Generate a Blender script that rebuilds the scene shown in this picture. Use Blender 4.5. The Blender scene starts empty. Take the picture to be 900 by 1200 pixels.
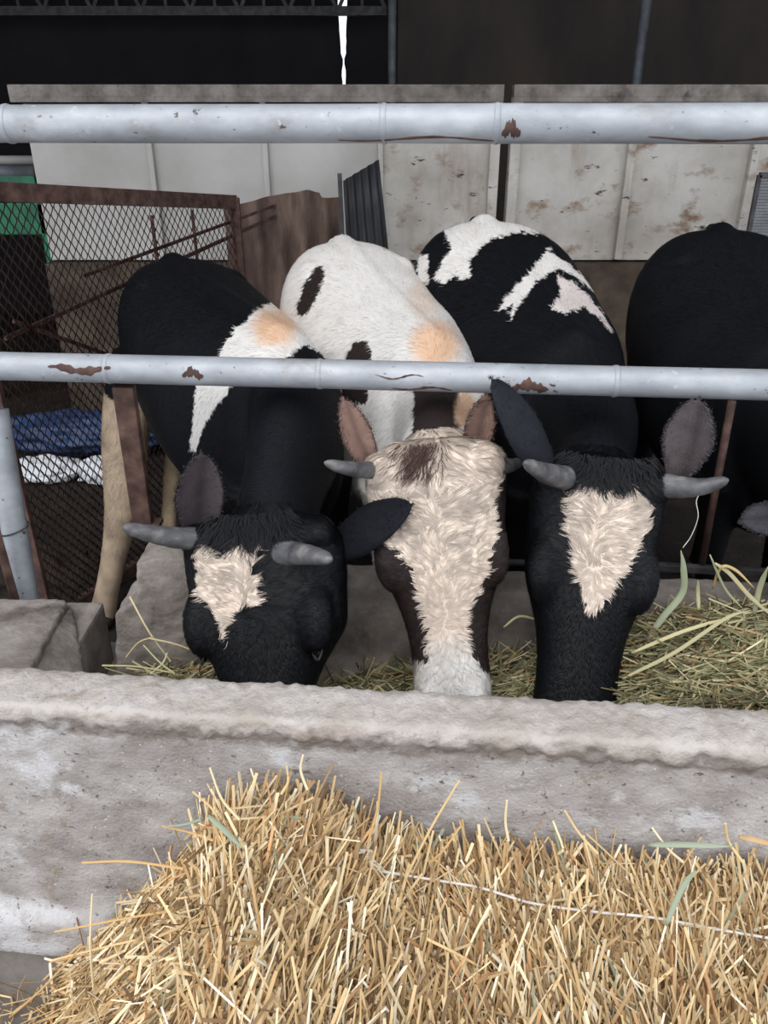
import bpy, math, random
import numpy as np
from mathutils import Vector, Matrix

# ------------------------------------------------------------------ camera, sky, exposure
SC = bpy.context.scene
COL = SC.collection
PITCH = math.radians(26.5)
CAM = np.array([0.0, 0.0, 1.6])
FPX = 900.0
cd = bpy.data.cameras.new('camera'); cam = bpy.data.objects.new('camera', cd); COL.objects.link(cam)
cam.location = CAM; cam.rotation_euler = (math.pi/2 - PITCH, 0, 0)
cd.sensor_fit = 'VERTICAL'; cd.sensor_height = 24; cd.lens = 24*FPX/1200.0; cd.clip_end = 200
SC.camera = cam
SC.view_settings.view_transform = 'Standard'; SC.view_settings.look = 'None'
SC.view_settings.exposure = 0.36; SC.view_settings.gamma = 1.0; SC.view_settings.use_curve_mapping = False
w = bpy.data.worlds.new('overcast'); SC.world = w; w.use_nodes = True
bg = w.node_tree.nodes['Background']; bg.inputs[0].default_value = (0.88, 0.93, 1.0, 1); bg.inputs[1].default_value = 1.15
sd = bpy.data.lights.new('hazy_sun', 'SUN'); sd.energy = 1.3; sd.angle = math.radians(50); sd.color = (1.0, .97, .93)
so = bpy.data.objects.new('hazy_sun', sd); COL.objects.link(so)
so.rotation_euler = (math.radians(38), math.radians(-14), 0)      # from above and behind the photographer's shoulder

rng = np.random.default_rng(7); random.seed(7)
FWD = np.array([0, math.cos(PITCH), -math.sin(PITCH)]); UPV = np.array([0, math.sin(PITCH), math.cos(PITCH)]); RGT = np.array([1.0, 0, 0])
def W(px, py, Y):
    d = RGT*((px-450)/FPX) + UPV*((600-py)/FPX) + FWD
    return CAM + d*(Y/d[1])
def WZ(px, py, Z):
    d = RGT*((px-450)/FPX) + UPV*((600-py)/FPX) + FWD
    return CAM + d*((Z-CAM[2])/d[2])
def proj(P):
    d = P - CAM; z = d@FWD
    return np.stack([450 + FPX*(d@RGT)/z, 600 - FPX*(d@UPV)/z], 1)
def unit(v):
    v = np.asarray(v, float); return v/(np.linalg.norm(v, axis=-1, keepdims=True)+1e-12)
def srgb(*c):
    c = np.array(c, float)/255.0
    return np.where(c <= .04045, c/12.92, ((c+.055)/1.055)**2.4)
def lin(*c): return tuple(srgb(*c)) + (1.0,)

# ------------------------------------------------------------------ numpy noise
def vnoise(P, s=1.0, seed=0):
    P = np.asarray(P, float)*s + seed*17.31
    i = np.floor(P).astype(np.int64); f = P - i; f = f*f*(3-2*f)
    def h(a, b, c):
        n = (a*374761393 + b*668265263 + c*2147483647 + seed*974711) & 0x7fffffff
        n = ((n ^ (n >> 13))*1274126177) & 0x7fffffff
        return ((n ^ (n >> 16)) & 0xffff)/65535.0
    r = 0
    for a in (0, 1):
        for b in (0, 1):
            for c in (0, 1):
                wt = (f[:, 0] if a else 1-f[:, 0])*(f[:, 1] if b else 1-f[:, 1])*(f[:, 2] if c else 1-f[:, 2])
                r = r + wt*h(i[:, 0]+a, i[:, 1]+b, i[:, 2]+c)
    return r*2-1
def fbm(P, s, seed=0, o=4):
    r = 0; a = 1; t = 0
    for k in range(o):
        r = r + a*vnoise(P, s*(2**k), seed+k); t += a; a *= .5
    return r/t
def inpoly(XY, poly):
    x, y = XY[:, 0], XY[:, 1]; ins = np.zeros(len(XY), bool); n = len(poly)
    for i in range(n):
        x1, y1 = poly[i]; x2, y2 = poly[(i+1) % n]
        if y1 == y2: continue
        c = ((y1 > y) != (y2 > y)) & (x < (x2-x1)*(y-y1)/(y2-y1)+x1)
        ins ^= c
    return ins

# ------------------------------------------------------------------ objects
def npmesh(name, V, F, col=None, smooth=True):
    V = np.asarray(V, np.float32); F = np.asarray(F, np.int32); k = F.shape[1]
    m = bpy.data.meshes.new(name); m.vertices.add(len(V)); m.vertices.foreach_set('co', V.ravel())
    m.loops.add(F.size); m.loops.foreach_set('vertex_index', F.ravel())
    m.polygons.add(len(F)); m.polygons.foreach_set('loop_start', np.arange(0, F.size, k, dtype=np.int32))
    m.polygons.foreach_set('loop_total', np.full(len(F), k, np.int32))
    m.update(calc_edges=True)
    m.polygons.foreach_set('use_smooth', np.full(len(F), smooth, bool))
    if col is not None:
        a = m.color_attributes.new('Col', 'FLOAT_COLOR', 'POINT')
        a.data.foreach_set('color', np.concatenate([col, np.ones((len(col), 1))], 1).astype(np.float32).ravel())
    return m
def link(name, mesh, mat, parent=None, kind=None, label=None, cat=None, group=None):
    o = bpy.data.objects.new(name, mesh); COL.objects.link(o)
    if mat is not None and not mesh.materials: mesh.materials.append(mat)
    if parent is not None:
        o.parent = parent
        o.location = -np.array(parent['_org']) if '_org' in parent else (0, 0, 0)
    for k, v in (('kind', kind), ('label', label), ('category', cat), ('group', group)):
        if v: o[k] = v
    return o
def thing(name, loc, label, cat, group=None, kind=None):
    o = bpy.data.objects.new(name, None); COL.objects.link(o); o.location = loc; o.empty_display_size = .1
    o['_org'] = [float(x) for x in loc]
    if label: o['label'] = label
    if cat: o['category'] = cat
    if group: o['group'] = group
    if kind: o['kind'] = kind
    return o
def sub(parent, name, mesh, mat, **k):      # a sub-part whose parent is a mesh already shifted
    o = bpy.data.objects.new(name, mesh); COL.objects.link(o); mesh.materials.append(mat); o.parent = parent
    for a, b in k.items(): o[a] = b
    return o
class MB:
    def __init__(s): s.V = []; s.F = []; s.n = 0
    def add(s, V, F):
        V = np.asarray(V, float); s.V.append(V); s.F += [tuple(int(i)+s.n for i in f) for f in F]; s.n += len(V); return s
    def box(s, c, half, ax=None, jit=0):
        ax = np.eye(3) if ax is None else np.asarray(ax)
        V = [np.asarray(c)+sum(sg[i]*half[i]*ax[i] for i in range(3)) + (rng.normal(0, jit, 3) if jit else 0)
             for sg in [(-1,-1,-1),(1,-1,-1),(1,1,-1),(-1,1,-1),(-1,-1,1),(1,-1,1),(1,1,1),(-1,1,1)]]
        return s.add(V, [(0,3,2,1),(4,5,6,7),(0,1,5,4),(1,2,6,5),(2,3,7,6),(3,0,4,7)])
    def bar(s, a, b, wx, wy, up=(0,0,1)):
        a = np.asarray(a, float); b = np.asarray(b, float); t = unit(b-a); sd = unit(np.cross(t, up)); u = np.cross(sd, t)
        return s.box((a+b)/2, (np.linalg.norm(b-a)/2, wx/2, wy/2), (t, sd, u))
    def tube(s, pts, rad, n=16, cap=True):
        pts = np.asarray(pts, float); rad = np.broadcast_to(rad, (len(pts),))
        T = unit(np.gradient(pts, axis=0)); ref = np.array([0, 0, 1.0]) if abs(T[0][2]) < .9 else np.array([1.0, 0, 0])
        V = []; F = []
        for i, p in enumerate(pts):
            sd = unit(np.cross(T[i], ref)); u = np.cross(sd, T[i])
            for k in range(n):
                a = 2*math.pi*k/n; V.append(p+rad[i]*(sd*math.cos(a)+u*math.sin(a)))
        for i in range(len(pts)-1):
            for k in range(n):
                F.append((i*n+k, i*n+(k+1) % n, (i+1)*n+(k+1) % n, (i+1)*n+k))
        if cap: F.append(tuple(range(n-1, -1, -1))); F.append(tuple((len(pts)-1)*n+k for k in range(n)))
        return s.add(V, F)
    def mesh(s, name, smooth=False, bevel=0):
        m = bpy.data.meshes.new(name); m.from_pydata([tuple(v) for v in np.concatenate(s.V)], [], s.F); m.update()
        if smooth: m.polygons.foreach_set('use_smooth', np.ones(len(m.polygons), bool))
        if bevel:
            import bmesh
            b = bmesh.new(); b.from_mesh(m)
            bmesh.ops.bevel(b, geom=b.edges[:], offset=bevel, segments=2, affect='EDGES', profile=.6); b.to_mesh(m); b.free()
        return m

# ------------------------------------------------------------------ materials
def mat(name, base=(.5,.5,.5,1), rough=.7, metal=0, spec=.5):
    m = bpy.data.materials.new(name); m.use_nodes = True; b = m.node_tree.nodes['Principled BSDF']
    b.inputs['Base Color'].default_value = base; b.inputs['Roughness'].default_value = rough
    b.inputs['Metallic'].default_value = metal; b.inputs['Specular IOR Level'].default_value = spec
    return m, m.node_tree, b
def noise_mat(name, stops, scale=5, detail=8, rough=.8, metal=0, bump=.3, bscale=40, dist=.01, stretch=(1,1,1), nrough=.6, spec=.4, layer=None):
    """stops: (position, rgba) ramp over an fBm noise; layer: (scale, lo, hi, rgba, stretch) patches on top"""
    m, nt, b = mat(name, rough=rough, metal=metal, spec=spec); N = nt.nodes; L = nt.links
    g = N.new('ShaderNodeNewGeometry')
    def mp(st):
        q = N.new('ShaderNodeMapping'); q.inputs['Scale'].default_value = st; L.new(g.outputs['Position'], q.inputs[0]); return q
    q = mp(stretch)
    n = N.new('ShaderNodeTexNoise'); n.inputs['Scale'].default_value = scale; n.inputs['Detail'].default_value = detail; n.inputs['Roughness'].default_value = nrough
    L.new(q.outputs[0], n.inputs[0]); r = N.new('ShaderNodeValToRGB'); L.new(n.outputs[0], r.inputs[0])
    e = r.color_ramp.elements
    e[0].position, e[0].color = stops[0]; e[1].position, e[1].color = stops[-1]
    for p, c in stops[1:-1]:
        x = e.new(p); x.color = c
    out = r.outputs[0]
    for i, (s_, lo, hi, c, st) in enumerate(layer or []):
        q2 = mp(st); q2.inputs['Location'].default_value = (3.1*i+1.7, 2.3*i, 5.1)
        n2 = N.new('ShaderNodeTexNoise'); n2.inputs['Scale'].default_value = s_; n2.inputs['Detail'].default_value = 9; n2.inputs['Roughness'].default_value = .65
        L.new(q2.outputs[0], n2.inputs[0]); mr = N.new('ShaderNodeMapRange'); L.new(n2.outputs[0], mr.inputs[0])
        mr.inputs[1].default_value = lo; mr.inputs[2].default_value = hi
        mx = N.new('ShaderNodeMix'); mx.data_type = 'RGBA'; L.new(mr.outputs[0], mx.inputs[0]); L.new(out, mx.inputs[6]); mx.inputs[7].default_value = c
        out = mx.outputs[2]
    L.new(out, b.inputs['Base Color'])
    if bump:
        n3 = N.new('ShaderNodeTexNoise'); n3.inputs['Scale'].default_value = bscale; n3.inputs['Detail'].default_value = 8; L.new(g.outputs['Position'], n3.inputs[0])
        bp = N.new('ShaderNodeBump'); bp.inputs['Strength'].default_value = bump; bp.inputs['Distance'].default_value = dist
        L.new(n3.outputs[0], bp.inputs['Height']); L.new(bp.outputs[0], b.inputs['Normal'])
    return m
def attr_mat(name, rough=.6, spec=.3, bump=0, bscale=300, sheen=0):
    m, nt, b = mat(name, rough=rough, spec=spec); a = nt.nodes.new('ShaderNodeAttribute'); a.attribute_name = 'Col'
    nt.links.new(a.outputs['Color'], b.inputs['Base Color'])
    if bump:
        g = nt.nodes.new('ShaderNodeNewGeometry'); n = nt.nodes.new('ShaderNodeTexNoise'); n.inputs['Scale'].default_value = bscale
        nt.links.new(g.outputs['Position'], n.inputs[0]); bp = nt.nodes.new('ShaderNodeBump'); bp.inputs['Strength'].default_value = bump; bp.inputs['Distance'].default_value = .003
        nt.links.new(n.outputs[0], bp.inputs['Height']); nt.links.new(bp.outputs[0], b.inputs['Normal'])
    if sheen:
        b.inputs['Sheen Weight'].default_value = sheen; b.inputs['Sheen Roughness'].default_value = .5
    return m
M = {}
M['coat'] = attr_mat('cow_coat', .7, .15, .35, 160)
M['hair'] = attr_mat('cow_hair', .55, .22)
M['straw'] = attr_mat('straw', .55, .35)
M['concrete'] = noise_mat('trough_concrete', [(.3, lin(136,129,126)), (.5, lin(164,159,157)), (.7, lin(186,182,181))], scale=9, bump=.8, bscale=150, dist=.004, rough=.9, stretch=(1,1,1.6),
    layer=[(5, .52, .60, lin(196,195,197), (1,1,1.4)), (11, .60, .70, lin(140,126,112), (1,1,.7)), (70, .60, .68, lin(98,90,84), (1,1,1)), (120, .62, .70, lin(212,208,204), (1,1,1)), (26, .66, .70, lin(104,96,90), (.5,1,1.5))])
# sandy mortar cap on the top of the wall, a band of crumbling dark grit under it
nt = M['concrete'].node_tree; bs_ = nt.nodes['Principled BSDF']; src = bs_.inputs['Base Color'].links[0].from_socket
g_ = nt.nodes.new('ShaderNodeNewGeometry'); sx = nt.nodes.new('ShaderNodeSeparateXYZ'); nt.links.new(g_.outputs['Position'], sx.inputs[0])
nz_ = nt.nodes.new('ShaderNodeTexNoise'); nz_.inputs['Scale'].default_value = 25; nz_.inputs['Detail'].default_value = 8; nt.links.new(g_.outputs['Position'], nz_.inputs[0])
ad = nt.nodes.new('ShaderNodeMath'); ad.operation = 'MULTIPLY_ADD'; ad.inputs[1].default_value = .09; nt.links.new(nz_.outputs[0], ad.inputs[0]); nt.links.new(sx.outputs[2], ad.inputs[2])
for lo_, hi_, up_lo, up_hi, colr, fmx in ((.655, .675, .69, .71, (112,101,92), .75), (.69, .71, 9, 10, (176,164,153), .6)):
    r1 = nt.nodes.new('ShaderNodeMapRange'); r1.inputs[1].default_value = lo_; r1.inputs[2].default_value = hi_; nt.links.new(ad.outputs[0], r1.inputs[0])
    r2 = nt.nodes.new('ShaderNodeMapRange'); r2.inputs[1].default_value = up_lo; r2.inputs[2].default_value = up_hi; r2.inputs[3].default_value = fmx; r2.inputs[4].default_value = 0; nt.links.new(ad.outputs[0], r2.inputs[0])
    mu = nt.nodes.new('ShaderNodeMath'); mu.operation = 'MULTIPLY'; nt.links.new(r1.outputs[0], mu.inputs[0]); nt.links.new(r2.outputs[0], mu.inputs[1])
    mx = nt.nodes.new('ShaderNodeMix'); mx.data_type = 'RGBA'; nt.links.new(mu.outputs[0], mx.inputs[0]); nt.links.new(src, mx.inputs[6]); mx.inputs[7].default_value = lin(*colr); src = mx.outputs[2]
nt.links.new(src, bs_.inputs['Base Color'])
M['curb'] = noise_mat('curb_concrete', [(.3, lin(96,88,82)), (.55, lin(140,132,126)), (.75, lin(165,158,152))], scale=9, bump=.6, bscale=80, dist=.006, rough=.95,
    layer=[(5, .55, .7, lin(70,62,58), (1,1,1))])
M['galv'] = noise_mat('painted_pipe', [(.3, lin(140,144,150)), (.55, lin(164,168,174)), (.75, lin(186,189,194))], scale=14, bump=.15, bscale=90, dist=.002, rough=.46, spec=.5, metal=.1, stretch=(.5,1,1),
    layer=[(6, .58, .72, lin(136,130,128), (.6,1,1)), (8, .655, .675, lin(104,82,72), (1,1,1)), (38, .655, .675, lin(82,70,64), (.7,1,1)), (90, .66, .69, lin(104,92,86), (1,1,1)), (22, .64, .74, lin(200,201,204), (1,1,1))])
M['rust'] = noise_mat('rusty_steel', [(.3, lin(52,36,32)), (.5, lin(84,62,56)), (.7, lin(112,86,74))], scale=18, bump=.3, bscale=120, dist=.002, rough=.75, metal=.1)
M['darksteel'] = noise_mat('dark_steel', [(.3, lin(48,46,48)), (.7, lin(88,86,88))], scale=18, bump=.2, rough=.6, metal=.2)
M['greysteel'] = noise_mat('grey_steel', [(.3, lin(100,104,110)), (.7, lin(140,144,150))], scale=8, bump=.2, rough=.5, metal=.2)
M['panel'] = noise_mat('dirty_white_panel', [(.3, lin(166,158,150)), (.55, lin(200,195,188)), (.75, lin(214,210,205))], scale=2.5, bump=.15, bscale=20, rough=.8,
    layer=[(4.2, .55, .68, lin(136,110,88), (1,1,1.6)), (3.0, .56, .74, lin(150,132,112), (1,1,.25)), (12, .62, .67, lin(84,66,56), (.7,1,1.8)), (40, .66, .70, lin(70,56,48), (1,1,1))])
M['panel_clean'] = noise_mat('pale_panel', [(.3, lin(172,168,163)), (.7, lin(200,197,193))], scale=2.0, bump=.1, bscale=20, rough=.8,
    layer=[(3, .64, .78, lin(140,128,116), (1,1,.3)), (20, .72, .75, lin(90,80,74), (1,1,.5))])
M['dirt'] = noise_mat('stall_dirt', [(.3, lin(22,18,17)), (.6, lin(42,34,30)), (.8, lin(70,56,46))], scale=7, bump=.8, bscale=30, dist=.02, rough=.95)
M['alley'] = noise_mat('alley_floor', [(.3, lin(86,80,76)), (.7, lin(138,132,126))], scale=5, bump=.4, bscale=50, rough=.9)
M['blackwall'] = noise_mat('black_wall', [(.3, lin(30,29,33)), (.7, lin(42,40,44))], scale=2, bump=.1, rough=.95)
M['brownwall'] = noise_mat('brown_wall', [(.3, lin(64,58,57)), (.5, lin(82,74,71)), (.7, lin(98,86,78))], scale=1.2, bump=.1, rough=.95, stretch=(1,1,.5))
M['horn'] = noise_mat('horn', [(.3, lin(60,60,64)), (.55, lin(94,93,95)), (.75, lin(138,134,130))], scale=30, bump=.4, bscale=90, dist=.002, rough=.45, stretch=(.5,1,1))
M['hoof'] = noise_mat('hoof', [(.3, lin(50,42,38)), (.7, lin(84,74,66))], scale=30, bump=.2, rough=.6)
M['eye'] = mat('eye', lin(12,10,12), .08, 0, .8)[0]
M['green'] = noise_mat('green_paint', [(.3, lin(14,92,66)), (.7, lin(40,140,100))], scale=10, bump=.1, rough=.4)
M['blue'] = noise_mat('blue_tarp', [(.3, lin(34,50,82)), (.7, lin(52,76,118))], scale=8, bump=.4, bscale=14, dist=.02, rough=.5)
M['white'] = noise_mat('white_sack', [(.3, lin(205,208,215)), (.7, lin(235,236,240))], scale=8, bump=.4, bscale=20, dist=.02, rough=.6)
M['twine'] = mat('twine', lin(222,216,208), .5)[0]
M['blacksheet'] = noise_mat('black_sheet', [(.3, lin(34,34,38)), (.55, lin(56,56,60)), (.75, lin(96,94,94))], scale=5, bump=.2, rough=.55, metal=.2, stretch=(3,3,.5))
M['rustsheet'] = noise_mat('rust_sheet', [(.3, lin(62,48,42)), (.5, lin(88,70,62)), (.75, lin(128,108,96))], scale=6, bump=.4, bscale=60, rough=.8, stretch=(2,2,.5))
M['base'] = noise_mat('brown_footing', [(.3, lin(56,46,40)), (.7, lin(98,86,74))], scale=6, bump=.4, rough=.95)
M['lid'] = mat('eyelid', lin(40,37,40), .6)[0]
M['skin'] = mat('muzzle_skin', lin(196,160,150), .45)[0]

# ------------------------------------------------------------------ setting
FLOOR = -0.20
def grid_floor(name, x0, x1, y0, y1, z, nx, ny, amp, sc, m, seed):
    X, Y = np.meshgrid(np.linspace(x0, x1, nx), np.linspace(y0, y1, ny)); P = np.stack([X.ravel(), Y.ravel(), np.zeros(X.size)], 1)
    P[:, 2] = z + amp*fbm(P, sc, seed) - amp*.5
    i = (np.arange(ny-1)[:, None]*nx + np.arange(nx-1)[None]).ravel()
    return link(name, npmesh(name, P, np.stack([i, i+1, i+nx+1, i+nx], 1)), m, kind='structure')
grid_floor('floor', -3.2, 3.2, -2.5, 1.25, 0.0, 60, 40, .006, 4, M['alley'], 3)
grid_floor('floor.001', -6, 6, 1.8, 10, FLOOR, 200, 160, .03, 3, M['dirt'], 5)
def struct(name, mb, m, **k): return link(name, mb.mesh(name), m, kind='structure', **k)
YB = 8.5
gx0, gx1 = W(397, 0, YB)[0], W(405, 0, YB)[0]
# rear wall, black sheets on the left and brown ones on the right, with a torn slit letting the daylight in
def wall_with_edge(name, xs_edge, side, xfar, m):
    zs = np.linspace(FLOOR-.1, 3.9, 90); rg = np.random.default_rng(4 if side < 0 else 9)
    V = []; F = []
    for z in zs:
        e = xs_edge(z, rg)
        V += [(e, YB, z), (xfar, YB, z), (e, YB+.05, z), (xfar, YB+.05, z)]
    for i in range(len(zs)-1):
        a = 4*i; b = a+4
        F += [(a, a+1, b+1, b), (a+2, b+2, b+3, a+3), (a, b, b+2, a+2), (a+1, a+3, b+3, b+1)]
    mb = MB().add(V, F); return struct(name, mb, m)
gc = (gx0+gx1)/2
zt = [W(400, y, YB)[2] for y in (0, 66, 76, 90, 104)]
def slit(z):
    if z < zt[4]: return 0.0
    if z < zt[3]: return .012
    if z < zt[2]: return .018
    if z < zt[1]: return .004
    return .02 + .022*min(1, (z-zt[1])/(zt[0]-zt[1])) if z < 2.75 else .0
wall_with_edge('wall_back', lambda z, r: gc-slit(z)-.004*r.random()*(slit(z) > 0), -1, -6, M['blackwall'])
wall_with_edge('wall_back.001', lambda z, r: gc+slit(z)+.006*r.random()*(slit(z) > 0), 1, W(466, 50, YB)[0], M['blackwall'])
struct('wall_back.002', MB().box(((W(466, 50, YB)[0]+6)/2, YB+.0, 1.8), ((6-W(466, 50, YB)[0])/2, .03, 2.15)), M['brownwall'])
struct('ceiling', MB().box((0, 5.9, 3.95), (6, 3.9, .04)), M['blackwall'])
struct('wall_left', MB().box((-6, 6, 1.8), (.05, 3.2, 2.2)), M['blackwall'])
struct('wall_right', MB().box((6, 6, 1.8), (.05, 3.2, 2.2)), M['blackwall'])

# roof truss far back on the left
YT = 8.1
tr = thing('roof_truss', W(200, 8, YT), 'thin dark steel truss running along the top left of the dark barn', 'truss')
a, b = W(-120, 13, YT), W(453, 3, YT); b[2] = a[2]+.0
a2, b2 = a+[0, 0, .42], b+[0, 0, .42]
link('bottom_chord', MB().bar(a, b, .06, .07).mesh('c'), M['darksteel'], tr)
link('top_chord', MB().bar(a2, b2, .06, .06).mesh('c'), M['darksteel'], tr)
k = 10
for i in range(k):
    p = a+(b-a)*(i/k); q = a2+(b2-a2)*((i+.5)/k); r = a+(b-a)*((i+1)/k)
    link('web_bar', MB().bar(p, q, .03, .03).mesh('w'), M['darksteel'], tr); link('web_bar', MB().bar(q, r, .03, .03).mesh('w'), M['darksteel'], tr)
    link('vertical_bar', MB().bar(a+(b-a)*((i+.5)/k), q, .025, .025, (0, 1, 0)).mesh('w'), M['darksteel'], tr)
def floorpost(name, px, r, label, Y):
    p = W(px, 60, Y); o = link(name, MB().tube([(p[0], Y, FLOOR-.03), (p[0], Y, 3.9)], r, 14).mesh(name, True), M['greysteel'], label=label, cat='post', group='posts holding the barn roof'); return o
floorpost('steel_post', 459.5, .038, 'grey roof post standing at the dark rear wall, between truss end and brown wall', 8.0)
floorpost('steel_post', 750, .045, 'grey roof post standing before the brown rear wall on the right', 7.6)

# pale panel wall behind the herd
YP = 4.8
def X(px, y=200): return W(px, y, YP)[0]
ztop = W(450, 107, YP)[2]; zbot = W(700, 305, YP)[2]
pw = thing('wall_middle', (0, YP, FLOOR), None, None, kind='structure')
cols = [(38, 180), (180, 313), (313, 446), (446, 583), (594, 735), (735, 878), (878, 1040)]
for i, (p, q) in enumerate(cols):
    x0, x1 = X(p)+.012, X(q)-.012
    mb = MB(); mb.box(((x0+x1)/2, YP+.02, (ztop-.06+zbot)/2), ((x1-x0)/2, .02, (ztop-.06-zbot)/2))
    link('panel', mb.mesh('panel', bevel=.006), M['panel_clean'] if i < 3 else M['panel'], pw)
for i, p in enumerate((180, 313, 446, 735, 878)):
    wd = .03 if p < 500 else .045
    mb = MB().box((X(p), YP-.015, (ztop-.02+zbot)/2), (wd*.5, .035 if p > 500 else .02, (ztop-zbot)/2-.02))
    link('rib', mb.mesh('rib', bevel=.006), M['panel'] if p > 400 else M['panel_clean'], pw)
for p in (577, 600):
    mb = MB().box((X(p), YP-.02, (ztop+zbot)/2), (.028, .05, (ztop-zbot)/2)); link('edge_channel', mb.mesh('edge', bevel=.006), M['panel'], pw)
for p, q in ((34, 583), (594, 1040)):
    mb = MB().box(((X(p)+X(q))/2, YP-.03, ztop), ((X(q)-X(p))/2, .05, .03)).box(((X(p)+X(q))/2, YP-.07, ztop-.03), ((X(q)-X(p))/2, .008, .025))
    link('top_rail', mb.mesh('rail', bevel=.004), M['curb'], pw)
link('footing', MB().box(((X(38)+X(1040))/2, YP+.05, (zbot+FLOOR)/2-.03), ((X(1040)-X(38))/2, .12, (zbot-FLOOR)/2+.02)).mesh('footing'), M['base'], pw)

# green machine and pipes at far left behind the mesh
gm = thing('farm_machine', W(10, 260, 5.6), 'green painted machine frame showing at far left above and through the rusty mesh', 'machine')
def cyl(parent, name, p1, p2, r, m, n=14): return link(name, MB().tube([p1, p2], r, n).mesh(name, True), m, parent)
cyl(gm, 'roller', W(-120, 202, 5.5), W(42, 202, 5.5), .045, M['greysteel'])
cyl(gm, 'crossbar', W(-120, 188, 5.6), W(46, 188, 5.6), .03, M['panel_clean'])
link('beam', MB().bar(W(-120, 213, 5.5), W(44, 212, 5.5), .08, .07).mesh('beam', bevel=.008), M['green'], gm)
link('beam', MB().bar(W(-120, 256, 5.5), W(58, 256, 5.5), .08, .20).mesh('beam', bevel=.008), M['green'], gm)
for px in (-60, 52):
    p = W(px, 240, 5.5); link('leg', MB().box((p[0], 5.5, (1.2+FLOOR)/2), (.04, .04, (1.2-FLOOR)/2+.02)).mesh('leg', bevel=.006), M['green'], gm)

# ------------------------------------------------------------------ feed rails
PHI = math.radians(-4.9); UR = np.array([math.cos(PHI), math.sin(PHI), 0]); NR = np.array([-math.sin(PHI), math.cos(PHI), 0])
def rail_pt(x, z, off=0): return np.array([0, 1.85, 0]) + UR*x + NR*off + np.array([0, 0, z])
z_up = W(450, 145, 1.85)[2]; z_lo = W(450, 440, 1.85)[2]
def pipe(name, z, r, label, bumps, rail=0):
    n = 160; xs = np.linspace(-1.9, 1.9, n); pts = [rail_pt(x, z + rail*x) for x in xs]
    t = thing(name, rail_pt(0, z), label, 'rail')
    rr = r*(1+.006*np.sin(xs*9)+.02*np.clip(xs*.3, -1, 1))
    link('pipe', MB().tube(pts, rr, 40).mesh('pipe', True), M['galv'], t)
    for x in bumps:
        a = np.linspace(-1, 1, 7); p = [rail_pt(x+.007*k, z+rail*x) for k in a]
        link('weld_bead', MB().tube(p, [r*(1+.02*abs(x+.25))+.0018*math.cos(k*math.pi/2) for k in a], 32).mesh('bead', True), M['galv'], t)
    return t
up = pipe('feed_rail', z_up, .0385, 'upper thick grey pipe rail spanning the whole stall above the cows', (-.84, .24, .0))
lo = pipe('feed_rail', z_lo, .0365, 'lower grey pipe rail with rust patches lying over the cows\' necks', (-.70, -.16, .56))
# rust blotches: raised flakes on the lower pipe
def flake(x0, x1, z0, z1, zc, r, seed, parent, nm='rust_patch'):
    n, k = 46, 14; V = []; F = []; rg = np.random.default_rng(seed); ph = rg.random(6)*6
    for i in range(n):
        f = i/(n-1); x = x0+(x1-x0)*f
        env = math.sqrt(max(0, math.sin(math.pi*f)))*(.75+.2*math.sin(f*17+ph[0])+.15*math.sin(f*41+ph[1]))
        mid = (z0+z1)/2+.15*math.sin(f*7+ph[2]); h = (z1-z0)/2*env
        for j in range(k):
            g = j/(k-1)*2-1; a = mid+g*h
            edge = 1 if abs(g) < .95 and 0 < i < n-1 else 0
            V.append(rail_pt(x, zc+math.sin(a)*(r+.0016*edge-.0005), -math.cos(a)*(r+.0016*edge-.0005)))
    for i in range(n-1):
        for j in range(k-1): F.append((i*k+j, (i+1)*k+j, (i+1)*k+j+1, i*k+j+1))
    link(nm, MB().add(V, F).mesh(nm, True), M['rust'], parent)
flake(-.845, -.68, -.15, .55, z_lo, .037, 1, lo); flake(-.50, -.445, -.35, .5, z_lo, .037, 2, lo); flake(.31, .40, -.8, .25, z_lo, .037, 3, lo)
flake(.02, .17, -.75, -.5, z_lo, .037, 5, lo); flake(-.02, .10, .15, .3, z_lo, .037, 6, lo)
flake(.25, .29, -.9, .2, z_up, .039, 7, up); flake(.55, .9, -.95, -.7, z_up, .039, 8, up); flake(-.1, .25, -.95, -.75, z_up, .039, 9, up)
p0 = W(145, 452, 1.93); p1 = W(168, 612, 1.97)
link('post', MB().bar(p0, p1, .055, .03, (0, 1, 0)).mesh('post', bevel=.004), M['rust'], lo, label='rusty flat steel post')
link('foot_plate', MB().bar(p1+[-.04, 0, -.005], p1+[.05, 0, -.005], .06, .012).mesh('plate', bevel=.002), M['rust'], lo)

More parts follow.
